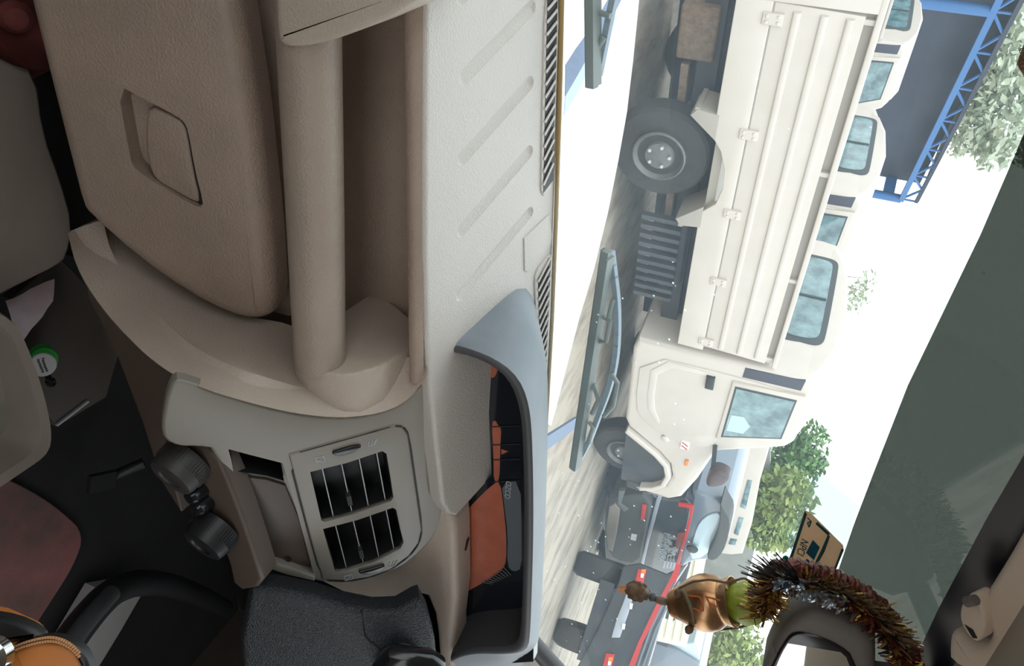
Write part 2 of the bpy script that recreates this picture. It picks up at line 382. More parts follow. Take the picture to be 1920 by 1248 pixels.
gx = [-60, -20, -8, -4] + [i * .5 for i in range(-6, 22)] + [14, 20, 40, 90]; gy = [-30, -5, 0, 3] + [4 + i * .4 for i in range(30)] + [20, 40, 110]
g = grid('ground', [[Vector((x, y, ground_z(x, y))) for x in gx] for y in gy], yard_material()); struct(g)

XL, XR, YB = -.32, 1.72, -.85            # cab inner limits
FZ = H - 1.02
fl = slab('floor', [Vector((XL, YB, FZ)), Vector((XR, YB, FZ)), Vector((XR, .98, FZ)), Vector((XL, .98, FZ))], (0, 0, 1), .03, M['carpet']); struct(fl)
bm = bmesh.new(); box_bm(bm, (.7, YB - .02, H - .64), (XR - XL + .08, .04, .80))          # rear wall, with an unseen window opening added to let in fill light
box_bm(bm, (.7, YB - .02, H + .29), (XR - XL + .08, .04, .10))
for x in (XL + .08, XR - .08): box_bm(bm, (x, YB - .02, H), (.24, .04, .50))
wl = finish('wall_rear', bm, M['roofliner']); struct(wl)
for nm, x, sill in (('wall_left', XL - .02, -.26), ('wall_right', XR + .02, -.22)):       # doors: lower panel, window open above, sills lowered for fill light
    o = slab(nm, [Vector((x, YB, FZ)), Vector((x, 1.0, FZ)), Vector((x, 1.0, H - .28)), Vector((x, .80, H + sill)), Vector((x, YB, H + sill))], (-1 if x < 0 else 1, 0, 0), .04, M['panel2'], rnd=.01); struct(o)
    p = tube('trim_1' if x < 0 else 'trim_2', [Vector((x, .98, H - .28)), Vector((x, WC.y + .05, WTOP + .01))], .035, M['roofliner']); struct(p)
cl = slab('ceiling', [Vector((XL - .06, YB, WTOP + .075)), Vector((XR + .06, YB, WTOP + .075)), Vector((XR + .06, WC.y + .02, WTOP + .075)), Vector((XL - .06, WC.y + .02, WTOP + .075))], (0, 0, 1), .04, M['roofliner']); struct(cl)
fw = box('wall_front', (.7, 1.0, H - .69), (XR - XL + .08, .03, .70), M['black']); struct(fw)

# windscreen
def ws_at(x, z, off=0.0):                # point of the glass plane at given x, z
    p = WS.p + WS.n * off
    y = p.y - ((x - p.x) * WS.n.x + (z - p.z) * WS.n.z) / WS.n.y
    return Vector((x, y, z))
zb = lambda x: (WA + (WB - WA) * ((x - WA.x) / (WB.x - WA.x))).z
win = slab('window_1', [ws_at(XL, zb(XL) - .005), ws_at(XR, zb(XR) - .005), ws_at(XR, WTOP + .02), ws_at(XL, WTOP + .02)], WS.n, .0015, M['glass']); struct(win)
film = pslab('sun_film', [(1920 + 230, 250 - 540), (1920, 250), (1838, 440), (1702, 722), (1640, 880), (1600, 985), (1564, 1090), (1496, 1250), (1430, 1405), (1345, 1600), (1560, 1600), (1700, 1300), (1760, 1160), (1850, 990), (1930, 855), (2330, 150)], WS, .0006, M['tint'], win, off=.0014)
frit = pslab('black_border', [(1930, 835), (1850, 972), (1760, 1140), (1690, 1290), (1800, 1330), (1850, 1200), (1960, 960)], WS, .001, M['frit'], win, off=.003)

sb = [DT.at(x, y, .003) for x, y in ((1060, -420), (1055, -100), (1053, 0), (1049, 200), (1043, 400), (1035, 600), (1026, 760), (1018, 900), (1008, 1080), (998, 1220), (985, 1400))]
bs = tube('trim_4', sb, .0032, mat('tan_glass_seal', (.30, .20, .07), .6), seg=8); struct(bs)
# roof front edge with the sun visor clip
HP = Plane(at_y(1850, 1130, WC.y - .045), (0, -.75, -.66))
hd = pslab('trim_3', [(1970, 880), (1905, 1010), (1850, 1100), (1832, 1128), (1836, 1150), (1855, 1180), (1848, 1205), (1825, 1212), (1790, 1180), (1772, 1190), (1775, 1260), (2060, 1330), (2060, 900)], HP, .05, M['header'], rnd=.012, ck=2); struct(hd)
vc = thing('sun_visor_clip', at_y(1815, 1150, WC.y - .05), 'small grey-brown plastic sun visor clip at the edge of the roof lining', 'clip')
pslab('clip_body', [(1797, 1140), (1815, 1112), (1832, 1112), (1838, 1132), (1848, 1165), (1842, 1195), (1826, 1207), (1800, 1172)], HP, .02, M['header'], vc, rnd=.004, ck=2, off=.012)
tube('clip_pin', [HP.at(1812, 1128, .016), HP.at(1830, 1124, .016)], .0055, M['mirrorcase'], vc)
pslab('clip_groove', [(1808, 1170), (1824, 1180), (1832, 1196), (1824, 1196)], HP.off(.0125), .002, M['black'], vc)

# ------------------------------------------------------------------ dashboard
DB = thing('dashboard', (.7, .75, FZ), 'beige grained plastic dashboard with grab bar and glove box below the windscreen', 'dashboard')
# top skin
front = [(796, -420), (797, -200), (797, 0), (796, 300), (796, 480), (800, 640), (806, 720), (816, 820), (830, 945), (842, 964), (856, 968)]
topo = [DT.at(x, y) for x, y in front] + [DT.at(925, 892), DT.at(985, 892), DT.at(1016, 892)] + [DT.at(1020, 800), DT.at(1033, 600), DT.at(1041, 400), DT.at(1049, 200), DT.at(1053, 0), DT.at(1056, -200), DT.at(1058, -420)]
top = slab('dash_top', topo, DT.n, .022, M['dashtop'], DB, rnd=.006)
# grooves pressed into the top
for a, b in (((872, 143), (995, 16)), ((868, 296), (992, 157)), ((866, 431), (991, 286)), ((864, 552), (992, 400)), ((866, -8), (998, -130))):
    pa, pb = DT.at(*a), DT.at(*b); d = (pb - pa).normalized(); hw = .0088; R = .0115; h_ = math.sqrt(R * R - hw * hw); L = (pb - pa).length
    ts = [-hw * math.cos(i * math.pi / 12) for i in range(0, 7)]; ts = [t for t in ts] + [L - t for t in reversed(ts)]
    pts, rad = [], []
    for t in ts:
        e = max(0, -t, t - L); q = math.sqrt(max(0, hw * hw - e * e)); pts.append(pa + d * t + DT.n * h_); rad.append(math.sqrt(h_ * h_ + q * q))
    bm = bmesh.new(); tube_bm(bm, pts, rad, 48)
    cut(top, finish('cutter', bm, M['beige'], smooth=False), 9)
# defroster grilles
def grille(outline, a0, a1, b0, b1, n, slant):
    gv = pslab('defroster_frame', outline, DT, .006, M['dashtop'], DB, rnd=.0015, ck=1, off=.0022)
    inner = [a0, a1, b1, b0]
    pslab('defroster_slot', inner, DT, .0012, M['black'], gv, off=.0026)
    for i in range(n):
        t = (i + .35) / n; tb = t - slant
        if tb < -.01 or tb > 1: continue
        pa = DT.at(a0[0] + (a1[0] - a0[0]) * t, a0[1] + (a1[1] - a0[1]) * t, .004); q = DT.at(b0[0] + (b1[0] - b0[0]) * tb, b0[1] + (b1[1] - b0[1]) * tb, .004)
        bar('slat', pa, q, DT.n, .0030, .0014, M['dashtop'], gv)
grille([(1024, -60), (1014, 352), (1019, 368), (1026, 364), (1038, 340), (1052, -60)], (1028, -60), (1019, 362), (1047, -60), (1037, 338), 18, .045)
grille([(1004, 510), (1003, 540), (1010, 700), (1014, 790), (1020, 790), (1031, 600), (1036, 476), (1028, 480)], (1009, 522), (1016, 780), (1033, 484), (1021, 760), 15, .03)
pslab('access_cover', [(983, 447), (1030, 402), (1036, 440), (1034, 458), (990, 510), (984, 508)], DT, .003, M['dashtop'], DB, rnd=.001, off=.0016)
# front lip and grab recess behind the bar, swept along the dash
prof = [(.684, -.352), (.677, -.358), (.678, -.368), (.690, -.374), (.770, -.384), (.785, -.40), (.790, -.45), (.788, -.50), (.778, -.545), (.752, -.566), (.735, -.578), (.735, -.78)]
xs = [XL, 0, .2, .4, .5, .575]
grid('grab_recess', [[Vector((x, y, H + z)) for y, z in prof] for x in xs], M['lid'], DB, ang=70)
prof2 = [(.735, -.362), (.74, -.375), (.765, -.40), (.77, -.60), (.77, -.78)]
grid('lower_fascia', [[Vector((x, y, H + z)) for y, z in prof2] for x in (.58, .7, .82)], M['panel'], DB, ang=70)
# glove box lid with its latch pocket
lidpx = [(-6, -200), (42, -5), (85, 165), (118, 292), (143, 388), (158, 408), (250, 490), (350, 560), (425, 597), (468, 608), (496, 603), (513, 590), (505, 470), (492, 350), (474, 200), (456, 90), (440, -5), (415, -200)]
lid = pslab('glove_box_lid', chaikin(lidpx, 1), GB, .05, M['lid'], DB, rnd=.021)
pocket = [(219, 158), (275, 188), (332, 218), (345, 228), (353, 245), (366, 320), (381, 378), (378, 387), (366, 387), (320, 360), (268, 328), (250, 312), (243, 290)]
pcut(lid, pocket, GB, .022, ck=1)
pslab('latch_paddle', [(277, 196), (330, 221), (343, 231), (350, 248), (362, 320), (375, 377), (366, 381), (322, 357), (290, 338), (278, 310), (272, 270), (273, 235)], GB, .010, M['lid'], lid, rnd=.004, ck=1, off=-.004)
pslab('latch_shadow_gap', [(335, 219), (349, 234), (357, 250), (384, 379), (378, 389), (371, 378), (350, 246), (343, 231)], GB, .002, M['black'], lid, off=-.006)
# grab bar and its end mounts
ta, tb = at_y(578, 30, .64), at_y(602, 700, .64)
tube('grab_bar', [ta.lerp(tb, -.4), ta, ta.lerp(tb, .5), tb - Vector((.016, 0, 0))], .0297, M['bar'], DB, seg=40)
def mount(face, x, dx, nm):
    pl = XP(x); return pslab(nm, face, pl, dx, M['beige'], DB, rnd=.004)
mount([(549, 668), (552, 650), (600, 600), (652, 577), (698, 547), (743, 572), (794, 619), (794, 626), (780, 644), (756, 662), (716, 686), (670, 700), (640, 703), (608, 699), (575, 690), (556, 680)], tb.x - .022, .062, 'grab_bar_mount')
lm = [(509, -30), (511, 40), (516, 78), (530, 90), (560, 90), (600, 82), (640, 70), (700, 45), (745, 22), (782, 0), (800, -30), (800, -140), (509, -140)]
bm = bmesh.new(); slab_bm(bm, [at_y(x, y, .60) for x, y in chaikin(lm, 1)], (0, -1, 0), .11, .010); finish('grab_bar_mount', bm, M['beige'], DB)
# cheek that swings from the glove box to the centre stack
I = [(182, 410, .660), (210, 434, .660), (255, 470, .655), (350, 542, .663), (430, 585, .670), (490, 598, .675), (540, 605, .67), (600, 640, .66), (680, 668, .665), (760, 672, .67), (800, 660, .672)]
O = [(128, 436, .575), (140, 490, .565), (165, 540, .553), (215, 607, .543), (300, 690, .537), (380, 728, .545), (430, 744, .552), (500, 763, .565), (560, 776, .58), (640, 784, .598), (720, 774, .618), (770, 748, .636), (800, 705, .655)]
I = [(x, y, q + (.03 if x > 520 else 0)) for x, y, q in I]
Ow = []
for x, y, q in chaikin(O, 2, False):
    p1 = at_y(x, y, q + .012); p2 = ST.at(x, y, .016); t = max(0, min(1, (x - 205) / 225)); Ow.append(p1.lerp(p2, t))
Iw = resample([at_y(*p) for p in chaikin(I, 2, False)], 40); Ow = resample(Ow, 40)
rows = []
for j in range(9):
    t = j / 8; rows.append([a.lerp(b, t) + Vector((-.002, -.010, .003)) * math.sin(math.pi * t) * (1 if i < 20 else max(0, 1 - (i - 20) / 8)) for i, (a, b) in enumerate(zip(Iw, Ow))])
rows.append([p + Vector((.004, .004, -.006)) for p in Ow]); rows.append([p + Vector((.006, .014, -.012)) for p in Ow]); rows.append([p + Vector((.004, .05, .0)) for p in Ow])
grid('stack_cheek', rows, M['beige'], DB, ang=60)
pslab('stack_side_panel', [(150, 480), (200, 560), (290, 670), (345, 715), (325, 760), (312, 850), (340, 960), (300, 900), (265, 790), (215, 660), (165, 560)], YP(.605), .03, M['panel'], DB, rnd=.004)
# centre stack body
body = [(314, 738), (326, 712), (352, 716), (430, 744), (540, 774), (620, 784), (690, 780), (745, 762), (782, 734), (800, 706), (812, 780), (824, 900), (832, 958), (820, 1000), (790, 1034), (755, 1062), (720, 1076), (680, 1092), (640, 1094), (592, 1090), (540, 1072), (480, 1050), (440, 945), (402, 842), (370, 838), (335, 838), (308, 826), (302, 800), (310, 752)]
stk = pslab('centre_stack', body, ST, .0135, M['stack'], DB, rnd=.0042, ck=1)
bez = [(541, 853), (625, 830), (704, 808), (738, 798), (756, 800), (766, 815), (780, 910), (792, 992), (786, 1018), (768, 1042), (732, 1068), (690, 1083), (650, 1089), (604, 1087), (572, 975)]
v1 = [(581, 882), (650, 865), (716, 843), (724, 848), (731, 890), (737, 930), (732, 937), (660, 962), (608, 976), (602, 973)]
v2 = [(605, 989), (670, 972), (736, 949), (742, 953), (750, 990), (756, 1014), (750, 1026), (700, 1052), (640, 1070), (628, 1070)]
slot = [(428, 842), (530, 868), (560, 970), (588, 1074), (536, 1060), (486, 1040), (455, 940)]
pcut(stk, slot, ST, .012)
pcut(stk, [(430, 842), (527, 868), (534, 905), (500, 895), (438, 886)], ST, .036)
pcut(stk, v1, ST, .036); pcut(stk, v2, ST, .036)
bz = pslab('vent_bezel', bez, ST, .012, M['stack'], DB, rnd=.003, off=.0022)
for v in (v1, v2): pcut(bz, v, ST, .03)
pslab('bezel_gap', [(746 + (x - 746) * 1.014 if x > 660 else x - 2, 945 + (y - 945) * 1.012) for x, y in bez], ST, .001, M['black'], DB, off=.0006) if False else None
# dark seam round the bezel
seam = [ST.at(x, y, .0005) for x, y in chaikin(bez, 1)]; seam.append(seam[0])
bm = bmesh.new(); tube_bm(bm, seam, .0016, 6, caps=False); finish('bezel_seam', bm, M['black'], DB)
def liner(nm, px, parent):
    cx = sum(p[0] for p in px) / len(px); cy = sum(p[1] for p in px) / len(px)
    q = [(cx + (x - cx) * .985, cy + (y - cy) * .985) for x, y in px]; q.append(q[0])
    grid(nm, [[ST.at(x, y) + ST.n * o_ for x, y in q] for o_ in (-.003, -.040)], M['black'], parent)
for k, (v, L) in enumerate(((v1, [((604, 877), (625, 968)), ((640, 868), (660, 960)), ((673, 858), (691, 950)), ((706, 848), (723, 940))]), (v2, [((629, 984), (650, 1066)), ((662, 974), (682, 1058)), ((694, 966), (711, 1048)), ((724, 955), (740, 1037))]))):
    vent = slab('air_vent', [ST.at(x, y) - ST.n * .036 for x, y in v], ST.n, .003, M['black'], DB)
    liner('vent_liner', v, vent)
    for a, b in L:
        pa, pb = ST.at(*a, -.004), ST.at(*b, -.004)
        bm = bmesh.new(); bar_bm(bm, pa - ST.n * .013, pb - ST.n * .013, ST.n, .0011, .026, 0); bar_bm(bm, pa, pb, ST.n, .0013, .0012, 1)
        finish('louvre', bm, [M['slat'], M['slat_edge']], vent)
    a, b = L[1]; c = ST.at(a[0] + (b[0] - a[0]) * .7, a[1] + (b[1] - a[1]) * .7, -.002)
    d_ = (ST.at(*b) - ST.at(*a)).normalized(); bar('vane_tab', c - d_ * .010, c + d_ * .010, ST.n, .006, .012, M['slat'], vent)
    tw = [[(621, 850), (640, 844), (660, 838), (678, 836), (676, 842), (655, 852), (632, 856)], [(671, 1073), (690, 1069), (708, 1064), (722, 1060), (720, 1067), (700, 1076), (680, 1078)]][k]
    pslab('thumb_wheel', tw, ST, .01, M['blackgloss'], bz, rnd=.002, ck=1, off=.006)
def icon(px, bars, nm):
    bm = bmesh.new()
    for a, b in bars: bar_bm(bm, ST.at(*a, .0026), ST.at(*b, .0026), ST.n, .0008, .0008)
    finish(nm, bm, M['slat_edge'], bz)
def frame_icon(x, y):
    c = [(x - 8, y - 3), (x + 7, y - 6), (x + 9, y + 2), (x - 6, y + 5)]
    icon(None, [(c[i], c[(i + 1) % 4]) for i in range(4)] + [(c[3], c[1])], 'vent_closed_icon')
def fan_icon(x, y):
    icon(None, [((x - 8, y + 3), (x - 6, y - 4)), ((x - 2, y + 2), (x + 1, y - 6)), ((x + 3, y + 1), (x + 7, y - 8)), ((x - 8, y + 5), (x + 4, y + 2)), ((x + 4, y + 2), (x + 9, y - 8))], 'vent_open_icon')
frame_icon(600, 861); fan_icon(698, 831); frame_icon(653, 1083); fan_icon(737, 1058)
# storage slot in the stack
sp = pslab('blank_panel', [(440, 892), (500, 899), (535, 910), (562, 975), (583, 1064), (536, 1052), (490, 1034), (462, 950)], ST, .003, M['panel'], DB, rnd=.001, off=-.008)
slab('slot_floor', [ST.at(x, y) - ST.n * .036 for x, y in [(430, 842), (527, 868), (534, 905), (500, 895), (438, 886)]], ST.n, .003, M['black'], DB)
liner('slot_liner', [(430, 842), (527, 868), (534, 905), (500, 895), (438, 886)], sp)
pslab('screw_hole', [(532, 1046), (541, 1044), (548, 1050), (540, 1054)], ST, .002, M['black'], sp, ck=1, off=-.0055)
slot_lip = [(484, 1046), (536, 1062), (592, 1080), (590, 1090), (536, 1078), (484, 1060)]
pslab('slot_lip', slot_lip, ST, .02, M['stack'], DB, rnd=.003, off=.004)
# heater control panel with knobs
pslab('control_panel', [(300, 815), (320, 830), (400, 838), (440, 930), (482, 1052), (495, 1100), (440, 1110), (425, 1040), (380, 960), (330, 900)], CP, .03, M['panel'], DB, rnd=.006, ck=1, off=-.005)
def knob(cx, cy, r, L, m1, nm='control_knob'):
    b = CP.at(cx, cy, -.006)
    pr = [(0, r * 1.02), (L * .55, r), (L * .62, r * .97), (L * .75, r * .97), (L * .95, r * .9), (L, r * .78), (L, r * .5), (L * .93, r * .45)]
    k = lathe(nm, b, (.28, -1, -.10), pr, m1, DB, seg=40)
    bm = bmesh.new(); ax = Vector((.28, -1, -.10)); u, v, n = frame(ax)
    for i in range(48):
        a = 2 * math.pi * i / 48; c = b + n * L * .3 + (u * math.cos(a) + v * math.sin(a)) * r * 1.01
        rad = u * math.cos(a) + v * math.sin(a); bar_bm(bm, c - n * L * .26, c + n * L * .26, rad, .0012, .0016)
    finish('knurling', bm, m1, k); return k
M['knobgrey'] = mat('dusty_knob', (.05, .046, .043), .5, var=.3, vscale=60)
knob(355, 858, .031, .034, M['knobgrey']); knob(411, 984, .030, .034, M['black'])
for cx, cy in ((380, 915), (391, 938)): lathe('push_button', CP.at(cx, cy, -.006), (-.05, -1, -.1), [(0, .011), (.018, .0105), (.022, .008), (.023, .004)], M['blackgloss'], DB, seg=24)
# driver side fascia under the cluster
FP = YP(.745)
pslab('driver_fascia', [(560, 1060), (600, 1092), (640, 1112), (690, 1132), (725, 1138), (760, 1132), (786, 1116), (800, 1120), (812, 1150), (818, 1190), (824, 1270), (852, 1290), (850, 1190), (857, 1120), (854, 1010), (851, 975), (838, 950), (800, 900), (700, 960)], FP, .05, M['beige'], DB, rnd=.012)
pslab('column_gap', [(780, 1108), (800, 1112), (820, 1150), (826, 1200), (826, 1260), (780, 1260), (700, 1160), (560, 1100), (470, 1060), (470, 1300), (840, 1300)], YP(.765), .01, M['black'], DB)
# instrument binnacle hood
rim_o = [(845, 646), (862, 648), (885, 655), (920, 668), (955, 690), (978, 718), (991, 755), (997, 800), (1000, 900), (1000, 1010), (997, 1110), (994, 1190), (990, 1215), (975, 1224), (940, 1226), (900, 1224), (865, 1230), (848, 1240)]
rim_i = [(847, 660), (862, 662), (885, 668), (915, 680), (942, 698), (962, 725), (974, 762), (980, 805), (983, 900), (983, 1010), (980, 1110), (977, 1180), (972, 1200), (960, 1210), (930, 1212), (895, 1212), (862, 1218), (846, 1226)]
back = [(846, 640), (880, 610), (920, 574), (950, 547), (970, 533), (986, 532), (998, 550), (1008, 590), (1014, 650), (1014, 720), (1012, 800), (1009, 900), (1006, 1000), (1002, 1100), (998, 1170), (990, 1240), (960, 1270), (900, 1290)]
N_ = 60
ro = resample([at_y(x, y, .735) for x, y in chaikin(rim_o, 2, False)], N_); ri = resample([at_y(x, y, .737) for x, y in chaikin(rim_i, 2, False)], N_)
bk = []
for (x, y) in chaikin(back, 2, False): bk.append(DT.at(x, y, -.004) if x > 985 or y < 640 else DT.at(x, y, -.004))
bk = resample(bk, N_)
hood_rows = []
for j in range(9):
    t = j / 8; hood_rows.append([a.lerp(b, t) + Vector((0, 0, .016 * math.sin(math.pi * t) * min(1, i / 12))) for i, (a, b) in enumerate(zip(ro, bk))])
inner_rows = [[a.lerp(b, 0) for a, b in zip(ri, ri)], [p + Vector((.004 if i < 14 else 0, .04, -.006)) for i, p in enumerate(ri)], [p + Vector((.004 if i < 14 else 0, .078, -.012)) for i, p in enumerate(ri)]]
mid = [a.lerp(b, .5) + Vector((0, -.004, 0)) for a, b in zip(ro, ri)]
hood = grid('cluster_hood', hood_rows, M['hood'], DB, ang=70)
grid('hood_rim', [ro, [a.lerp(b, .2) + Vector((0, -.003, 0)) for a, b in zip(ro, ri)], mid, [a.lerp(b, .8) + Vector((0, -.003, 0)) for a, b in zip(ro, ri)], ri], M['darktrim'], hood, ang=70)
grid('hood_lining', inner_rows, M['darktrim'], hood, ang=70)
pslab('dash_end_panel', [(826, 1205), (900, 1212), (990, 1205), (1010, 1225), (1060, 1300), (820, 1330)], YP(.92), .02, M['dashtop'], DB, rnd=.004)
pslab('dash_end_seam', [(922, 1212), (941, 1212), (943, 1300), (922, 1300)], YP(.915), .003, M['lid'], DB)
pil = tube('trim_5', [at_y(990, 1196, .90), at_y(1022, 1232, .90), at_y(1075, 1290, .90)], .017, M['darktrim']); struct(pil)
LP = YP(.808)
cluster = pslab('gauge_cluster', [(896, 655), (960, 680), (1000, 760), (1004, 1000), (1000, 1240), (838, 1250), (846, 1190), (852, 1120), (850, 1000), (852, 960), (922, 890), (916, 760)], LP, .02, M['lens'], DB)
for p_, m_, nm in (([(924, 907), (938, 903), (944, 950), (949, 1000), (949, 1050), (944, 1066), (926, 1080), (900, 1095), (858, 1119), (854, 1050), (853, 985), (880, 950)], 'orange', 'orange_reflection'),
               ([(917, 684), (930, 675), (937, 676), (934, 690), (929, 705), (922, 709), (916, 703)], 'orange', 'orange_reflection_spot'),
               ([(922, 790), (929, 788), (933, 796), (940, 802), (938, 832), (936, 905), (926, 905), (925, 850)], 'orange', 'orange_reflection_band'),
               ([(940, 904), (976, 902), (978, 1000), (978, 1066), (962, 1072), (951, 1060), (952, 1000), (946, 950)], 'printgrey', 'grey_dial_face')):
    pslab(nm, p_, LP, .0008, M[m_], cluster, ck=1, off=.0012)  # orange shapes paint a reflection seen in the cluster lens
for y in (800, 834, 862, 903): bar('dial_line', LP.at(923, y, .0018), LP.at(975, y - 2, .0018), LP.n, .0012, .001, M['black'], cluster)
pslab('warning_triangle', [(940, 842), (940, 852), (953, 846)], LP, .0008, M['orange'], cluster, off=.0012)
bm = bmesh.new()
for i in range(9):
    a = (944 - i * 5, 1062 + i * 3.6); b = (958 - i * 4.5, 1078 + i * 2)
    bar_bm(bm, LP.at(*a, .0022), LP.at(*b, .0022), LP.n, .0016, .001)
finish('dial_ticks', bm, M['printgrey'], cluster)
text('cluster_lettering', 'OZCD', .012, M['slat_edge'], cluster, LP.at(952, 918, .0022), (1, 0, 0), (0, 0, 1), .0003)
tube('trip_reset_stalk', [LP.at(857, 1000, .004), LP.at(868, 1006, .018), LP.at(876, 1010, .022)], .0042, M['black'], cluster)
tube('trip_reset_knob', [LP.at(874, 1009, .022), LP.at(869, 1029, .03)], .0052, M['black'], cluster)

# ------------------------------------------------------------------ steering column and stalk
SC = thing('steering_column', at_y(650, 1230, .55), 'black grained steering column shroud below the instrument cluster', 'steering column')
SP = Plane(at_y(700, 1200, .60), (-.25, -.8, .55))
sh = pslab('column_shroud', [(470, 1100), (530, 1108), (590, 1120), (640, 1136), (700, 1148), (745, 1146), (776, 1128), (788, 1124), (804, 1155), (816, 1200), (822, 1260), (828, 1400), (460, 1400), (450, 1200)], SP, .035, M['leather'], SC, rnd=.010)
bm = bmesh.new(); tube_bm(bm, [SP.at(678, 1142, -.0015), SP.at(684, 1190, .0), SP.at(692, 1200, .0), SP.at(716, 1218, 0)], .0013, 6); finish('shroud_seam', bm, M['black'], sh)
lathe('stalk_boss', SP.at(745, 1232, -.01), SP.n, [(0, .034), (.018, .032), (.024, .024)], M['darktrim'], SC)
tube('control_stalk', [SP.at(716, 1256, .02), SP.at(745, 1230, .036), SP.at(772, 1234, .040), SP.at(800, 1238, .040), SP.at(816, 1246, .036), SP.at(822, 1262, .032)], [.016, .018, .016, .017, .016, .010], M['blackgloss'], SC, seg=20)

# ------------------------------------------------------------------ lower console, floor, gear lever
LC = thing('lower_console', at_y(60, 500, .5) * 1.0, 'brown plastic shelf console under the glove box with an open cubby', 'console')
sz = ZP(-.80)
pslab('shelf_top', [(-120, 40), (20, 120), (70, 135), (85, 250), (118, 340), (140, 420), (128, 484), (108, 500), (60, 524), (0, 555), (-160, 640)], sz, .018, M['rimbrown'], LC, rnd=.006, ck=1)
lz = ZP(-.90)
pslab('cubby_floor', [(20, 560), (110, 480), (190, 560), (230, 640), (200, 745), (108, 800), (60, 740)], lz, .015, M['panel2'], LC, rnd=.003)
a, b = lz.at(106, 797, .002), lz.at(165, 752, .002); bar('cubby_edge', a, b, (0, 0, 1), .003, .004, M['slat_edge'], LC)
grid('cubby_wall', [[Vector((.30 + .02 * i, .76, H - .80 - .1 * j)) for i in range(16)] for j in range(3)], M['carpet'], LC)
tr = ZP(-.76)
trim_px = [(-80, 560), (28, 590), (60, 660), (84, 730), (100, 800), (100, 838), (88, 858), (50, 884), (0, 918), (-80, 970)]
trm = [(-80, 585), (12, 615), (38, 672), (62, 740), (74, 795), (73, 826), (60, 846), (30, 866), (-10, 892), (-80, 940)]
ro2 = resample([tr.at(x, y) for x, y in chaikin(trim_px, 2, False)], 40); ri2 = resample([tr.at(x, y, -.003) for x, y in chaikin(trm, 2, False)], 40)
dn = Vector((0, 0, -1))
tray = grid('tray_rim', [[p + dn * .06 for p in ro2], [p + dn * .006 for p in ro2], [a.lerp(b, .15) for a, b in zip(ro2, ri2)], [a.lerp(b, .85) for a, b in zip(ro2, ri2)], [p + dn * .006 for p in ri2], [p + dn * .05 + Vector((-.012, -.004, 0)) for p in ri2]], M['rimbrown'], LC, ang=50)
pslab('tray_floor', [(-160, 590), (20, 600), (70, 740), (80, 830), (0, 910), (-160, 960)], ZP(-.805), .01, M['stack'], LC)
bar('tray_divider', ZP(-.800).at(-40, 838), ZP(-.800).at(50, 836), (0, 0, 1), .004, .006, M['beige'], LC)

pp = thing('paper_sheet', lz.at(60, 600), 'torn mauve paper sheet lying in the cubby under the shelf', 'paper')
pz = ZP(-.865)
rows = []
for j in range(7):
    rows.append([pz.at(10 + (102 - 10) * i / 6 + 4 * j * (1 - i / 6) * 1.2 - 2 * j * .2, 565 - 42 * i / 6 + (82 - 40 * (i / 6)) * j / 6 + random.uniform(-3, 3), random.uniform(0, .006)) for i in range(7)])
grid('sheet', rows, M['paper'], pp, thick=.0006)
bt = thing('bottle_cap_disc', lz.at(82, 690), 'white round cap with smudged print and green rim in the cubby', 'cap')
cb = ZP(-.87).at(80, 683); cax = (CAM - cb).normalized() + Vector((.35, .0, .1))
lathe('cap_top', cb, cax, [(0, .0165), (.002, .0165), (.003, .0155)], M['capwhite'], bt)
lathe('green_rim', cb - cax.normalized() * .006 + Vector((-.004, .004, 0)), cax, [(-.016, .016), (0, .017), (.004, .0168)], M['green'], bt)
bm = bmesh.new(); u, v, n = frame(cax)
for k in range(2):
    for i in range(7):
        c = cb + n * .0034 + u * (-.009 + .003 * i) + v * (.002 - .005 * k + random.uniform(-.0006, .0006)); box_bm(bm, c, (.0017, .0028, .0004), Matrix((u, v, n)).transposed())
finish('print', bm, M['ink'], bt)
ba = lz.at(98, 722, .01)
tag(lathe('black_screw', ZP(-.875).at(90, 706), ZP(-.885).at(98, 722) - ZP(-.875).at(90, 706), [(0, .004), (.012, .004), (.014, .0065), (.020, .0065), (.022, .003)], M['blackgloss'], seg=16), 'small black push pin lying beside the white cap', 'pin')

# floor coverings and dark things in the foot well
fz = ZP(-1.015)
rc = pslab('floor_mat', [(-70, 880), (0, 890), (70, 925), (120, 960), (160, 1000), (140, 1060), (95, 1130), (50, 1200), (-20, 1270), (-90, 1270)], fz, .01, M['redcarpet'], ck=2, rnd=.003, off=.006); tag(rc, 'worn red and tan floor mat between the seats', 'floor mat')
gs = pslab('sill_strip', [(262, 1098), (276, 1100), (230, 1180), (180, 1262), (120, 1290), (130, 1230), (200, 1110)], ZP(-.96), .05, M['greysill'], rnd=.005); tag(gs, 'pale grey trim strip on the floor beside the black handle', 'trim strip')
hb = thing('brake_lever', ZP(-.9).at(150, 1180), 'curved black parking brake lever rising from the dark floor', 'brake lever')
cz = [(80, 1280, -.66), (120, 1215, -.69), (160, 1160, -.72), (205, 1110, -.75), (250, 1092, -.78), (300, 1092, -.82), (360, 1110, -.87), (420, 1140, -.93)]
tube('lever_arm', [ZP(z).at(x, y) for x, y, z in chaikin(cz, 2, False)], .020, M['black'], hb, seg=16)
tube('lever_sleeve', [ZP(z + .018).at(x + 4, y + 2) for x, y, z in chaikin(cz[:4], 1, False)], .012, M['darktrim'], hb, seg=14)
pd = thing('pedal', ZP(-.9).at(200, 905), 'dark worn pedal in the shadowed foot well', 'pedal')
tube('pedal_arm', [ZP(-.92).at(270, 868), ZP(-.95).at(215, 892), ZP(-.98).at(180, 905)], .010, M['black'], pd)
bar('pedal_pad', ZP(-.95).at(166, 908), ZP(-.94).at(215, 897), (0, 0, 1), .03, .01, M['carpet'], pd)
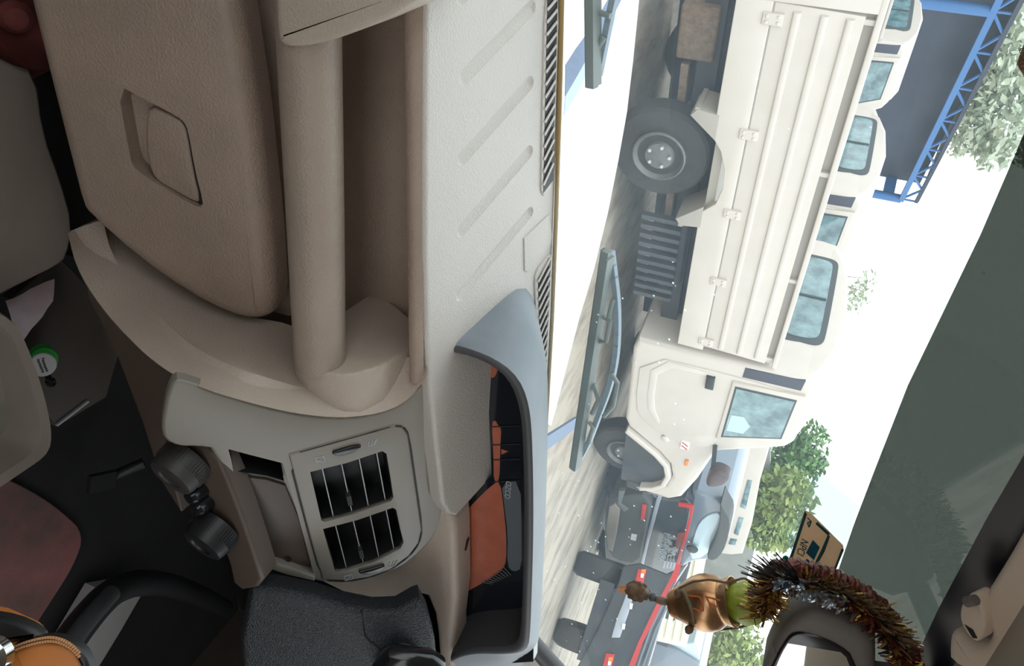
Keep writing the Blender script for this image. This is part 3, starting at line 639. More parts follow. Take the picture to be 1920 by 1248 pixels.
GL = thing('gear_lever', at_y(20, 1230, .22), 'gear lever knob in tan and black leather with double stitching and chrome top', 'gear lever')
kc = CAM + ray(30, 1278) * .72
lathe('leather_grip', kc + Vector((0, 0, -.14)), (0, 0, 1), [(0, .012), (.02, .022), (.07, .034), (.10, .040), (.125, .040), (.14, .034), (.15, .02), (.152, .002)], M['tan'], GL, seg=36)
kp = Plane(CAM + ray(60, 1215) * .69, -fwd)
pslab('black_panel', [(-40, 1150), (20, 1160), (60, 1178), (78, 1196), (60, 1199), (20, 1205), (-40, 1225)], kp, .010, M['black'], GL, rnd=.004, ck=1)
pslab('tan_panel', [(16, 1246), (17, 1222), (50, 1206), (90, 1202), (125, 1210), (148, 1232), (160, 1275), (10, 1275)], kp, .010, M['tan'], GL, rnd=.004, ck=1, off=-.002)
pslab('black_band', [(15, 1224), (20, 1208), (60, 1198), (98, 1194), (135, 1206), (160, 1230), (170, 1270), (156, 1270), (144, 1236), (120, 1214), (90, 1206), (50, 1211)], kp, .010, M['black'], GL, rnd=.003, ck=1, off=-.001)
for dx in (0, 7):
    L_ = chaikin([(16, 1224 - dx), (40, 1213 - dx), (70, 1204 - dx), (100, 1200 - dx), (130, 1211 - dx), (150, 1232 - dx)], 2, False)
    bm = bmesh.new()
    q = resample([kp.at(x, y, .0016) for x, y in L_], 30)
    for i in range(0, 29): bar_bm(bm, q[i].lerp(q[i + 1], .1), q[i].lerp(q[i + 1], .85), kp.n, .0016, .0014)
    finish('stitching', bm, M['thread'], GL)
lathe('chrome_cap', CAM + ray(-8, 1225) * .68, -fwd, [(0, .013), (.008, .0125), (.012, .009), (.014, .002)], M['chrome'], GL)
rk = thing('red_cloth_bundle', ZP(-.9).at(20, 40), 'dark red cloth bundle on the floor at the far corner under the glove box', 'cloth')
lathe('cloth', ZP(-.90).at(8, 18), (0, 0, 1), [(-.03, .02), (-.02, .06), (.02, .075), (.05, .06), (.065, .03), (.07, .01)], M['redcloth'], rk, seg=20)
lathe('knot', ZP(-.83).at(26, 28), (.2, -.6, 1), [(0, .016), (.006, .018), (.012, .012), (.014, .004)], M['redcloth'], rk, seg=18)

# ------------------------------------------------------------------ own bonnet and wipers
BN = Plane((0, 1.0, H - .335), (0, .12, 1))
bo = thing('bonnet', BN.at(1100, 300), 'overexposed white bonnet seen below the windscreen glass', 'bonnet')
pslab('bonnet_skin', [(1056, -330), (1052, 0), (1044, 300), (1041, 450), (1033, 640), (1026, 790), (1034, 800), (1060, 700), (1085, 603), (1113, 510), (1140, 400), (1160, 300), (1176, 210), (1188, 110), (1197, 20), (1204, -60), (1215, -330)], BN, .02, M['bonnet'], bo, rnd=.006)
pslab('blue_stripe', [(1060, 180), (1061, 122), (1080, 92), (1112, 48), (1140, 0), (1150, -20), (1175, -20), (1150, 30), (1120, 80), (1100, 110), (1080, 146)], BN, .001, M['blue'], bo, off=.0008)  # blue band lying flat on the bonnet skin
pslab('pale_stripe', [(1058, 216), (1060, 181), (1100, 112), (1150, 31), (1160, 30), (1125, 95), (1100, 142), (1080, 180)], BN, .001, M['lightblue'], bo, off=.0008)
bar('blue_reflection_strip', BN.at(1020, 832), BN.at(1078, 792), BN.n, .035, .008, M['blue'], bo)  # blue bar standing for the cluster hood's reflection in the windscreen
WO = WS.off(-.022)
def wiper(label, blade, arm, extras, grp='windscreen wipers'):
    t = thing('wiper', WO.at(*blade[0]), label, 'wiper', grp)
    a, b = [WO.at(*p) for p in blade]
    bar('rubber_blade', a, b, WS.n, .011, .010, M['wiper'], t)
    n_ = WS.n; d = (b - a).normalized(); s = n_.cross(d)
    bar('blade_spine', a.lerp(b, .02) + s * .006, a.lerp(b, .98) + s * .006, WS.n, .004, .016, M['wiper'], t)
    bar('blade_edge', a.lerp(b, .0) - s * .006, b - s * .006, WS.n, .003, .007, M['darktrim'], t)
    pts = [WO.at(x, y, -.012) for x, y in chaikin(arm, 2, False)]
    q = resample(pts, 24)
    bm = bmesh.new()
    for i in range(23): bar_bm(bm, q[i], q[i + 1].lerp(q[i], -.15), WS.n, .008, .007)
    finish('wiper_arm', bm, M['wiperarm'], t)
    for e in extras: tube('yoke_link', [WO.at(x, y, -.006) for x, y in e], .0035, M['wiper'], t, seg=8)
    return t
wiper('grey wiper blade resting at the far left of the windscreen', ((1108, -120), (1110, 164)), [(1165, -60), (1150, 0), (1136, 70), (1122, 140)], [((1112, 20), (1145, 30)), ((1116, 100), (1132, 70))])
wiper('long grey wiper blade in front of the white cab door', ((1138, 470), (1076, 878)), [(1146, 470), (1152, 520), (1158, 570), (1158, 640), (1152, 690), (1140, 735), (1122, 780), (1104, 830), (1086, 862)], [((1126, 590), (1140, 600), (1150, 560)), ((1120, 640), (1136, 640), (1144, 600)), ((1112, 720), (1122, 750), (1110, 775)), ((1146, 700), (1158, 718), (1150, 760), (1132, 780)), ((1104, 790), (1112, 800), (1104, 830))])

# ------------------------------------------------------------------ things hung at the windscreen
MP = YP(.66)
mr = thing('rear_view_mirror', at_y(1580, 1250, .68), 'grey-brown cased interior mirror under the roof edge', 'mirror')
case = [(1425, 1262), (1440, 1225), (1462, 1186), (1484, 1162), (1506, 1150), (1530, 1150), (1560, 1160), (1600, 1180), (1628, 1198), (1640, 1215), (1640, 1320), (1425, 1320)]
pslab('mirror_case', case, MP, .045, M['mirrorcase'], mr, rnd=.012, ck=1)
pslab('mirror_frame', [(1440, 1262), (1458, 1224), (1474, 1198), (1487, 1187), (1505, 1186), (1540, 1196), (1575, 1212), (1600, 1232), (1625, 1320), (1440, 1320)], MP, .008, M['blackgloss'], mr, rnd=.003, ck=1, off=.0025)
mg = Plane(MP.at(1520, 1230, .0035), (-.07, -1, -.02))
pslab('mirror_glass', [(1450, 1262), (1466, 1224), (1481, 1200), (1492, 1192), (1506, 1192), (1538, 1201), (1570, 1217), (1592, 1236), (1610, 1320), (1450, 1320)], mg, .002, M['mirror'], mr, ck=1)
tube('dimmer_tab', [MP.at(1447, 1217, -.004), MP.at(1462, 1210, -.012)], [.0062, .0055], M['mirrorcase'], mr)
tube('mirror_stem', [MP.at(1630, 1260, -.03), at_y(1740, 1275, .72), at_y(1780, 1290, .745)], .014, M['mirrorcase'], mr)

PY = .715
po = at_y(1259, 1131, PY); pm = at_y(1392, 1127, PY); pax = (pm - po).normalized(); pl_ = (pm - po).length
pot = thing('copper_pot', po, 'small copper-brass pot with an orange hand-painted mark hanging from the mirror', 'ornament')
Lp = (at_y(1376, 1127, PY) - po).length
prf = [(0, .0125), (.001, .0165), (.006, .0178), (.013, .021), (.022, .0255), (.034, .0315), (.046, .0345), (.056, .0345), (.066, .032), (.073, .0275), (.076, .0262), (.080, .0275), (.088, .0300), (.0885, .0290), (.080, .0245), (.078, .022)]
sc_p = Lp / .0885
prf = [(a * sc_p, r * 1.02) for a, r in prf]
lathe('pot_body', po, pax, prf, M['brass'], pot, seg=48, ang=50)
bm = bmesh.new()
for i in range(10):
    d = (.003 + .0022 * i) * sc_p; r = .0168 + .0009 * i
    u, v, n = frame(pax); ring = [po + n * d + (u * math.cos(2 * math.pi * j / 40) + v * math.sin(2 * math.pi * j / 40)) * r * 1.02 for j in range(41)]
    tube_bm(bm, ring, .0005, 6, caps=False)
finish('turning_rings', bm, M['brass'], pot)
def on_pot(px, py, lift=.0008):
    r = ray(px, py); best = None               # first hit with the turned profile
    for k in range(0, 2400):
        t = .95 + k * .0001; p = CAM + r * t; d = (p - po).dot(pax)
        if d < 0 or d > prf[12][0]: continue
        rad = ((p - po) - pax * d).length
        for (d0, r0), (d1, r1) in zip(prf[:13], prf[1:13]):
            if d0 <= d <= d1:
                rr = r0 + (r1 - r0) * (d - d0) / max(1e-9, d1 - d0)
                if rad <= rr + lift: return p
    return CAM + r * 1.09
bm = bmesh.new()
for st in ([(1291, 1117), (1302, 1117), (1313, 1119), (1317, 1132), (1319, 1146), (1308, 1143), (1300, 1140)], [(1323, 1116), (1330, 1130), (1335, 1146)], [(1323, 1118), (1336, 1121), (1350, 1125)], [(1328, 1128), (1337, 1134), (1344, 1138)]):
    pts = resample([on_pot(x, y) for x, y in st], 14); tube_bm(bm, pts, .0011, 6)
finish('painted_mark', bm, M['sind'], pot)
tube('green_cord', resample([on_pot(x, y, .001) for x, y in ((1273, 1104), (1284, 1112), (1292, 1130), (1299, 1150), (1302, 1168))], 20), .0026, M['greencord'], pot, seg=8)
for x, y in ((1272, 1107), (1292, 1175)):
    c = on_pot(x, y, .002); lathe('cord_knot', c - Vector((0, .002, .004)), (0, -.3, 1), [(0, .002), (.003, .006), (.007, .006), (.010, .002)], M['cord'], pot, seg=12)
tube('hanging_string', resample([at_y(x, y, PY - .012) for x, y in ((1274, 1102), (1300, 1090), (1330, 1086), (1362, 1092), (1372, 1090), (1395, 1083), (1412, 1092), (1430, 1105))], 30), .0014, M['cord'], pot, seg=8)
tube('hanging_string', resample([at_y(x, y, PY - .008) for x, y in ((1294, 1176), (1320, 1182), (1350, 1180), (1385, 1176), (1412, 1168), (1440, 1160))], 30), .0014, M['cord'], pot, seg=8)
tube('bead_string', [at_y(1262, 1131, PY), at_y(1243, 1127, PY), at_y(1222, 1120, PY), at_y(1200, 1110, PY)], .0012, M['cord'], pot, seg=8)
for (x, y, r, L, m_) in ((1257, 1131, .005, .008, 'blackgloss'), (1241, 1126, .0055, .020, 'bead'), (1224, 1120, .0060, .011, 'darktrim'), (1215, 1116, .005, .008, 'darktrim'), (1209, 1110, .0062, .010, 'bead')):
    c = at_y(x, y, PY); ax = (at_y(x + 10, y + 3, PY) - at_y(x - 10, y - 3, PY)).normalized()
    lathe('bead', c - ax * L / 2, ax, [(0, r * .35), (L * .2, r * .85), (L * .5, r), (L * .8, r * .85), (L, r * .35)], M[m_], pot, seg=16)
c = at_y(1195, 1108, PY)
bmk = bmesh.new(); bmesh.ops.create_icosphere(bmk, subdivisions=3, radius=.0125)
for v in bmk.verts: v.co = v.co * (1 + .25 * math.sin(v.co.x * 600 + v.co.y * 400) * math.cos(v.co.z * 500)); v.co.z *= 1.15; v.co += c
finish('fabric_knot', bmk, M['cord'], pot)
bar('tassel_end', at_y(1190, 1104, PY), at_y(1161, 1105, PY), (0, -1, .2), .0095, .004, M['tan'], pot)
# lime in the mouth
lc_ = at_y(1402, 1130, PY + .002)
bml = bmesh.new(); bmesh.ops.create_icosphere(bml, subdivisions=4, radius=.0255)
R_ = Matrix((frame(pax)[0], frame(pax)[1], pax)).transposed()
for v in bml.verts:
    n = v.co.normalized(); k = 1 + .035 * math.sin(n.x * 9 + 1) * math.cos(n.y * 8) + .025 * math.sin(n.z * 13 + n.x * 6)
    p = v.co * k; p.z *= 1.22
    if n.z > .75: p.z += (n.z - .75) * .03; 
    v.co = lc_ + R_ @ p
li = tag(finish('lime', bml, M['lime']), 'wrinkled yellow-green lime stuffed in the mouth of the copper pot', 'fruit')
# garland
ga = thing('tinsel_garland', at_y(1560, 1130, .66), 'dark red and gold tinsel garland draped over the mirror', 'garland')
spine_px = [(1425, 1150), (1440, 1125), (1450, 1095), (1472, 1085), (1510, 1090), (1550, 1102), (1590, 1120), (1630, 1145), (1660, 1175), (1682, 1210), (1705, 1250), (1720, 1290)]
spine = resample([at_y(x, y, .675) for x, y in chaikin(spine_px, 3, False)], 160)
rr_ = [.015 if i < 25 else .021 - .006 * max(0, (i - 60) / 100) + .002 * math.sin(i * 1.7) + .0015 * math.sin(i * .6) for i in range(160)]
tube('garland_core', [p + Vector((0, .012, 0)) for p in spine], [r * .72 for r in rr_], M['tincore'], ga, seg=12)
def blades(name, mats, n, i0, i1, lmin, lmax, wid, dirf, spread=.5):
    bm = bmesh.new()
    for k in range(n):
        i = random.randint(i0, i1); p = spine[i]; t = (spine[min(i + 1, 159)] - spine[max(i - 1, 0)]).normalized()
        d = Vector(dirf) if dirf else Vector((random.gauss(0, 1), random.gauss(0, 1), random.gauss(0, 1)))
        d = (d.normalized() + Vector((random.gauss(0, spread), random.gauss(0, spread), random.gauss(0, spread)))); d = (d - t * d.dot(t) * .8).normalized()
        L = random.uniform(lmin, lmax); sd = d.cross(Vector((random.gauss(0, 1), random.gauss(0, 1), random.gauss(0, 1)))).normalized() * wid
        b0 = p + d * .004; b1 = p + d * L * .6 + Vector((0, 0, random.uniform(-.003, .003))); b2 = p + d * L + Vector((0, 0, random.uniform(-.008, .004)))
        q = [bm.verts.new(x) for x in (b0 - sd, b0 + sd, b1 + sd, b1 - sd, b2 + sd * .6, b2 - sd * .6)]
        mi = random.randrange(len(mats))
        for f in ((0, 1, 2, 3), (3, 2, 4, 5)):
            fc = bm.faces.new([q[j] for j in f]); fc.material_index = mi
    o = finish(name, bm, mats, ga); o['kind'] = 'stuff'; return o
blades('tinsel_strands', [M['tinred'], M['tinred'], M['tinblack'], M['tingold']], 800, 10, 159, .013, .021, .0018, None)
blades('gold_strands', [M['tingold'], M['tingold'], M['cord']], 420, 0, 34, .012, .024, .0014, None)
blades('gold_strands', [M['tingold'], M['cord'], M['bead']], 420, 50, 120, .018, .030, .0013, (-.6, -.4, 1), .2)
blades('silver_strands', [M['tinsilver']], 240, 36, 74, .012, .022, .0022, (-.1, -1, -.4), .4)
blades('tip_strands', [M['tinblack']], 60, 28, 50, .032, .042, .0010, (-.15, -.1, -1), .10)
pslab('teal_tag', [(1466, 1044), (1476, 1040), (1482, 1056), (1474, 1062), (1468, 1054)], YP(.70), .001, M['teal'], ga, ck=1)
# toll card in its pouch
CD = thing('toll_tag_card', WS.at(1530, 1030), 'tan card with blue print stuck on the windscreen in a clear pouch', 'card')
CPn = WS
pslab('clear_pouch', [(1530, 882), (1576, 920), (1608, 948), (1600, 975), (1560, 1090), (1478, 1060), (1476, 1012), (1500, 950)], CPn, .0006, M['pouch'], CD, off=.004)
pslab('card', [(1508, 956), (1520, 962), (1560, 1002), (1580, 1022), (1582, 1032), (1572, 1056), (1552, 1104), (1520, 1120), (1478, 1060), (1486, 1030)], CPn, .0008, M['card'], CD, off=.0056)
pslab('blue_border', [(1509, 958), (1482, 1040), (1478, 1048), (1481, 1058), (1485, 1048), (1513, 964)], CPn, .0004, M['cardteal'], CD, off=.0062)
pslab('blue_border', [(1532, 978), (1556, 1000), (1553, 1004), (1529, 982)], CPn, .0004, M['cardteal'], CD, off=.0062)
pslab('dark_edge', [(1582, 1030), (1560, 1088), (1556, 1086), (1578, 1028)], CPn, .0004, M['cardteal'], CD, off=.0062)
pslab('blue_square', [(1524, 1012), (1537, 1026), (1526, 1050), (1511, 1036)], CPn, .0004, M['cardblue'], CD, off=.0062)
pslab('blue_drop', [(1511, 1046), (1519, 1052), (1520, 1060), (1512, 1054)], CPn, .0004, M['cardblue'], CD, ck=1, off=.0062)
pslab('teal_band', [(1552, 1002), (1556, 1006), (1546, 1034), (1527, 1068), (1522, 1066), (1540, 1030)], CPn, .0004, M['cardteal'], CD, off=.0062)
cx_ = CPn.at(1500, 1040) - CPn.at(1512, 1006); cu_ = CPn.at(1520, 1020) - CPn.at(1505, 1014)
text('card_lettering', 'NPCI', .0135, M['cardteal'], CD, CPn.at(1504, 1026, .0066), cx_, -CPn.n.cross(cx_) if (-CPn.n.cross(cx_)).dot(cu_) > 0 else CPn.n.cross(cx_), .0002)
bm = bmesh.new()
for a, b in (((1514, 970), (1521, 977)), ((1521, 977), (1517, 988)), ((1517, 988), (1514, 980)), ((1514, 980), (1521, 977))): bar_bm(bm, CPn.at(*a, .0064), CPn.at(*b, .0064), CPn.n, .0016, .0003)
finish('card_emblem', bm, M['cardteal'], CD)
bm = bmesh.new()
for i in range(7): bar_bm(bm, CPn.at(1538 + i * 1.6, 1078 - i * 3, .0064), CPn.at(1545 + i * 1.6, 1081 - i * 3, .0064), CPn.n, .001, .0003)
finish('small_print', bm, M['cardteal'], CD)
st = thing('brown_sticker', WS.at(1916, 120), 'brown pointed sticker on the glass at the far upper edge', 'sticker')
pslab('sticker_body', [(1906, 120), (1922, 76), (1990, 60), (1990, 170), (1924, 150)], WS, .0006, mat('brown_sticker_paper', (.26, .12, .05), .6, var=.3, vscale=40), st, off=.002)
text('sticker_lettering', 'USED', .007, M['ink'], st, WS.at(1917, 110, .0026), (-1 * (WS.at(1916, 90) - WS.at(1916, 120))), Vector((0, 0, 1)), .0001)

# ------------------------------------------------------------------ yard: white pickup trucks parked in a row
TH = math.radians(13.9); TO = Vector((.81, 4.9, 0))
V = Vector
def L_prism(name, outline, w0, w1, m, parent, rnd=0.0, k=3):      # outline in (s, z), extruded across the truck
    return slab(name, [V((s, w0, z)) for s, z in outline], (0, -1, 0), w1 - w0, m, parent, rnd, k)
def make_truck(label, full=True):
    t = thing('pickup_truck', TO, label, 'truck', 'white pickup trucks parked in a row', rz=TH)
    Wd = 1.75
    # load bed
    rail = [(-.12, .68), (.88, .68), (.97, .745), (1.10, .79), (1.25, .80), (1.38, .775), (1.46, .70), (1.50, .68), (2.80, .68), (2.80, .885), (-.12, .885)]
    L_prism('bed_sill', rail, 0, .05, M['white'], t, .006)
    side = L_prism('bed_side', [(-.02, .892), (2.76, .892), (2.78, 1.372), (0.0, 1.372)], .006, .05, M['white'], t, .006)
    for z in (1.02, 1.165, 1.30):
        L_prism('side_rib', [(.02, z - .022), (2.74, z - .022), (2.74, z + .022), (.02, z + .022)], -.010, .01, M['white'], side, .014)
    L_prism('rail_shadow_strip', [(.0, 1.372), (2.76, 1.372), (2.76, 1.425), (.0, 1.425)], .045, .06, M['whiteshade'], t)  # recessed strip in the darker tone stands for the shade gap
    L_prism('top_rail', [(-.12, 1.425), (2.80, 1.425), (2.80, 1.462), (-.12, 1.462)], -.006, .06, M['white'], t, .008)
    for s in (.02, 1.0, 1.9, 2.72): L_prism('rail_stud', [(s, 1.372), (s + .03, 1.372), (s + .03, 1.425), (s, 1.425)], .02, .06, M['white'], t)
    L_prism('tail_post', [(-.14, .68), (-.02, .68), (-.02, 1.462), (-.14, 1.462)], -.004, .07, M['white'], t, .01)
    for s in (.04, .78, 1.40, 2.02, 2.66):
        h = L_prism('hinge', [(s, .84), (s + .07, .84), (s + .07, .955), (s, .955)], -.012, .01, M['white'], t, .006)
        for ds, z in ((.017, .865), (.053, .865), (.017, .93), (.053, .93)): lathe('bolt', V((s + ds, -.010, z)), (0, -1, 0), [(0, .010), (.007, .010), (.009, .006)], M['white'], h, seg=8)
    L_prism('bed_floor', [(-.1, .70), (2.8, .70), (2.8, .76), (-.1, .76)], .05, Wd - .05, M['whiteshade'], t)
    L_prism('far_bed_side', [(-.1, .68), (2.8, .68), (2.8, 1.44), (-.1, 1.44)], Wd - .05, Wd, M['white'], t, .008)
    L_prism('tailgate', [(-.14, .68), (-.09, .68), (-.09, 1.44), (-.14, 1.44)], .05, Wd - .05, M['white'], t, .006)
    box('headboard', (2.79, Wd / 2, 1.06), (.04, Wd - .1, .72), M['white'], t, bev=.008)
    # running gear
    for w_ in (.32, 1.22): L_prism('chassis_rail', [(-.1, .46), (4.7, .46), (4.7, .60), (-.1, .60)], w_, w_ + .08, M['chassis'], t, .004)
    tube('rear_axle', [V((1.13, .1, .31)), V((1.13, Wd - .1, .31))], .05, M['chassis'], t)
    tube('prop_shaft', [V((1.13, .8, .36)), V((3.4, .8, .42))], .035, M['chassis_tan'], t)
    bar('leaf_spring', V((.55, .28, .40)), V((1.75, .28, .42)), (0, 0, 1), .06, .05, M['chassis_tan'], t)
    box('spare_tank', (2.1, .42, .46), (.62, .34, .26), M['chassis'], t, bev=.03)
    for i in range(10): box('tank_step', (1.72 + i * .085, .16, .40), (.035, .05, .30), M['chassis'], t)
    box('battery_box', (.35, .38, .45), (.35, .25, .24), M['chassis_tan'], t, bev=.02)
    L_prism('shade_backdrop', [(-.1, .10), (3.9, .10), (3.9, .68), (-.1, .68)], Wd - .36, Wd - .33, M['chassis'], t)  # dark sheet added to stand for the shade under the bed
    box('under_shield', (1.4, .85, .62), (2.9, .9, .08), M['chassis'], t)
    for s, w_ in ((1.13, .07), (4.60, .10), (1.13, Wd - .27), (4.60, Wd - .30)):
        prw = [(0, .17), (.0, .25), (.012, .315), (.035, .335), (.10, .34), (.165, .335), (.188, .315), (.20, .25), (.20, .17)]
        ty = lathe('wheel', V((s, w_, .34)), (0, 1, 0), prw, M['rubber'], t, seg=48)
        hub = lathe('rim', V((s, w_ + .012, .34)), (0, -1, 0), [(0, .185), (.035, .185), (.042, .175), (.010, .15), (.006, .11), (.030, .095), (.034, .05), (.040, .02)], M['rim'], ty, seg=40)
        for k in range(5):
            a = k * 2 * math.pi / 5 + .4; lathe('wheel_nut', V((s + math.cos(a) * .075, w_ - .016, .34 + math.sin(a) * .075)), (0, -1, 0), [(0, .013), (.016, .012), (.018, .006)], M['slat_edge'], ty, seg=8)
    for s, sg in ((.70, 1), (1.62, -1)):
        bm = bmesh.new(); slab_bm(bm, [V((s, -.005, .56)), V((s + .05 * sg, -.005, .52)), V((s + .20 * sg, -.005, .70)), V((s + .02 * sg, -.005, .70))], (0, -1, 0), .26, .004)
        bar_bm(bm, V((s, 0, .56)), V((s, .25, .56)), (0, 0, 1), .02, .03)
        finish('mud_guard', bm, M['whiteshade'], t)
    # cab
    cab = [(2.86, .36), (2.86, 1.0), (2.83, 1.60), (2.85, 1.74), (2.92, 1.785), (3.3, 1.80), (3.62, 1.775), (3.72, 1.72), (3.88, 1.46), (4.04, 1.19), (4.20, 1.15), (4.55, 1.08), (4.92, .97), (5.02, .86), (5.05, .62), (5.00, .50), (4.98, .56), (4.92, .70), (4.80, .80), (4.62, .84), (4.44, .80), (4.30, .68), (4.16, .50), (4.05, .36), (3.95, .32), (3.0, .32)]
    cb_ = L_prism('cab', cab, 0, Wd, M['white'], t, .045, 5)
    rfo = [V((2.845, w_, z)) for w_, z in ((.03, 1.55), (.05, 1.72), (.14, 1.80), (.4, 1.88), (Wd / 2, 1.92), (Wd - .4, 1.88), (Wd - .14, 1.80), (Wd - .05, 1.72), (Wd - .03, 1.55))]
    slab('roof', rfo, (-1, 0, 0), .80, M['white'], t, .03)
    arch = [(4.99, .55), (4.925, .695), (4.80, .795), (4.62, .835), (4.44, .795), (4.30, .675), (4.17, .50), (4.07, .36)]
    ai = [(4.93, .55), (4.875, .665), (4.78, .75), (4.62, .78), (4.47, .745), (4.35, .64), (4.22, .47), (4.12, .34)]
    L_prism('arch_trim', arch + ai[::-1], -.03, .05, M['white'], t, .012)
    L_prism('arch_lining', arch + [(4.07, .34), (4.99, .34)], .045, .30, M['chassis'], t)
    door = [(3.02, .40), (3.72, .40), (3.90, .50), (4.06, .80), (4.02, 1.14), (3.76, 1.17), (3.55, 1.71), (3.02, 1.72), (2.99, 1.2)]
    dr = L_prism('door', chaikin(door, 1), -.012, .04, M['white'], t, .008)
    L_prism('door_crease', chaikin([(3.02, .50), (3.66, .50), (3.84, .60), (3.86, .66), (3.62, .56), (3.08, .56), (3.08, 1.02), (3.02, 1.02)], 1), -.018, .01, M['white'], dr, .004)
    L_prism('window_frame', [(3.04, 1.17), (3.82, 1.15), (3.60, 1.715), (3.00, 1.735)], -.03, .02, M['white'], dr, .012)
    L_prism('window_seal', [(3.085, 1.20), (3.775, 1.19), (3.575, 1.67), (3.055, 1.685)], -.034, .01, M['seal'], dr, .004)
    L_prism('window_glass', [(3.105, 1.215), (3.745, 1.205), (3.56, 1.655), (3.075, 1.67)], -.037, .01, M['carglass'], dr)
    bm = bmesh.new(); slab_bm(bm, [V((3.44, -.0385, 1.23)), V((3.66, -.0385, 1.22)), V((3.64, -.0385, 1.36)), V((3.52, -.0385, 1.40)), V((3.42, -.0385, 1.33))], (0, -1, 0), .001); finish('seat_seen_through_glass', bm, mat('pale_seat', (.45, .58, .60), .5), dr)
    L_prism('handle', [(3.05, .96), (3.20, .965), (3.20, 1.035), (3.05, 1.03)], -.045, 0, M['black'], dr, .015)
    L_prism('pillar_panel', [(2.875, 1.24), (2.985, 1.235), (2.965, 1.69), (2.85, 1.70)], -.006, .02, M['darkpanel'], t, .004)
    fc = lathe('side_repeater_boss', V((4.05, -.004, .72)), (0, -1, 0), [(0, .04), (.012, .04), (.018, .028), (.024, .015)], M['white'], t, seg=16)
    L_prism('marker_lamp', [(4.28, .93), (4.36, .93), (4.36, .965), (4.28, .965)], -.018, .01, M['amber'], t, .006)
    L_prism('badge', [(4.0, .865), (4.12, .865), (4.12, .94), (4.0, .94)], -.018, .01, M['plate'], t, .002)
    for k in range(2): bar('badge_mark', V((4.02 + k * .05, -.020, .875)), V((4.06 + k * .05, -.020, .93)), (0, -1, 0), .012, .003, M['red'], t)
    L_prism('windscreen', [(3.71, 1.70), (4.02, 1.20), (4.05, 1.21), (3.74, 1.73)], .08, Wd - .08, M['carglass'], t)
    mrr = L_prism('door_mirror', chaikin([(3.98, 1.19), (4.24, 1.15), (4.27, 1.23), (4.18, 1.34), (4.02, 1.36)], 2), -.25, -.13, mat('mirror_housing', (.07, .045, .05), .4), t, .04, 5)
    bar('mirror_arm', V((3.95, -.0, 1.16)), V((4.08, -.2, 1.20)), (0, 0, 1), .04, .04, M['black'], mrr)
    # cab rear wall window
    sl_ = [V((2.826, w_, z)) for w_, z in chaikin([(.40, 1.43), (.50, 1.42), (1.42, 1.42), (1.52, 1.43), (1.53, 1.50), (1.53, 1.70), (1.50, 1.77), (1.40, 1.785), (.54, 1.785), (.44, 1.77), (.40, 1.70), (.38, 1.50)], 2)]
    rw = slab('rear_window', sl_, (-1, 0, 0), .03, M['seal'], t, .006)
    g_ = [V((2.819, w_, z)) for w_, z in chaikin([(.45, 1.475), (.53, 1.47), (1.38, 1.47), (1.47, 1.475), (1.48, 1.53), (1.48, 1.67), (1.45, 1.725), (1.37, 1.735), (.57, 1.735), (.49, 1.725), (.45, 1.67), (.44, 1.53)], 2)]
    slab('rear_glass', g_, (-1, 0, 0), .01, M['carglass'], rw)
    bar('rear_glass_bar', V((2.812, .95, 1.48)), V((2.812, .95, 1.73)), (-1, 0, 0), .02, .008, M['seal'], rw)
    # nose
    box('front_bumper', (5.02, Wd / 2, .50), (.12, Wd - .04, .20), M['suvplastic'], t, bev=.03)
    box('front_grille', (5.03, Wd / 2, .78), (.04, Wd - .7, .18), M['black'], t, bev=.01)
    for w_ in (.2, Wd - .2): box('headlamp', (5.02, w_, .80), (.06, .28, .18), M['plate'], t, bev=.02)
    return t
t1 = make_truck('nearest white pickup truck with ribbed drop-side bed parked across the view')
def copy_tree(o, parent=None):
    c = o.copy(); sc.collection.objects.link(c)
    if parent is not None: c.parent = parent
    for ch in list(o.children): copy_tree(ch, c)
    return c
lat = V((-math.sin(TH), math.cos(TH), 0)); hed = V((math.cos(TH), math.sin(TH), 0))
for lab, dl, ds in (('second white pickup in the row, its cab rear window showing above the nearest bed', 2.55, .12), ('third white pickup in the row, cab window by the blue shed', 5.95, .32)):
    c = copy_tree(t1); c.location = TO + lat * dl + V((0, 0, ds)); c['label'] = lab

# ------------------------------------------------------------------ dark SUV seen from behind, beyond the nearest truck
def pxslab(name, px, plane, th, m, parent, rnd=0.0, ck=0, off=0.0):     # outline traced on a real plane, in the thing's own world place
    return pslab(name, px, plane, th, m, parent, rnd, ck, off)
sa = math.radians(11); se = V((math.cos(sa), math.sin(sa), 0)); sn = V((math.sin(sa), -math.cos(sa), 0))
SL = V((6.65, 6.75, 0)); SVP = Plane(SL, sn)
suv = thing('suv', SL + se * .9 - sn * 2, 'dark SUV with red trim line and white lettering, its tail towards the camera', 'car')
bk_ = [(1140, 935), (1165, 918), (1195, 912), (1225, 925), (1240, 935), (1300, 935), (1292, 990), (1278, 1040), (1264, 1078), (1240, 1090), (1180, 1080), (1140, 1062), (1132, 1040), (1132, 960)]
SB = pxslab('body', bk_, SVP, 2.6, M['suv'], suv, .05, 1)
pxslab('cabin', [(1296, 915), (1340, 935), (1365, 948), (1372, 985), (1362, 1020), (1338, 1050), (1300, 1052), (1270, 1070), (1285, 1000), (1298, 940)], SVP, 2.2, M['suvtop'], suv, .05, 1, -.12)
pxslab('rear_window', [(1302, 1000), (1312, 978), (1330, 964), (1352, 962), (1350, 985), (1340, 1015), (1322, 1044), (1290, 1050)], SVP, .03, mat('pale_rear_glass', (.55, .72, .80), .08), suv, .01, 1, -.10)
pxslab('roof_spoiler', [(1350, 940), (1358, 958), (1369, 975), (1366, 1005), (1356, 1035), (1340, 1052), (1322, 1046), (1338, 1018), (1348, 985), (1350, 962)], SVP, .25, M['suvplastic'], suv, .01, 1, .03)
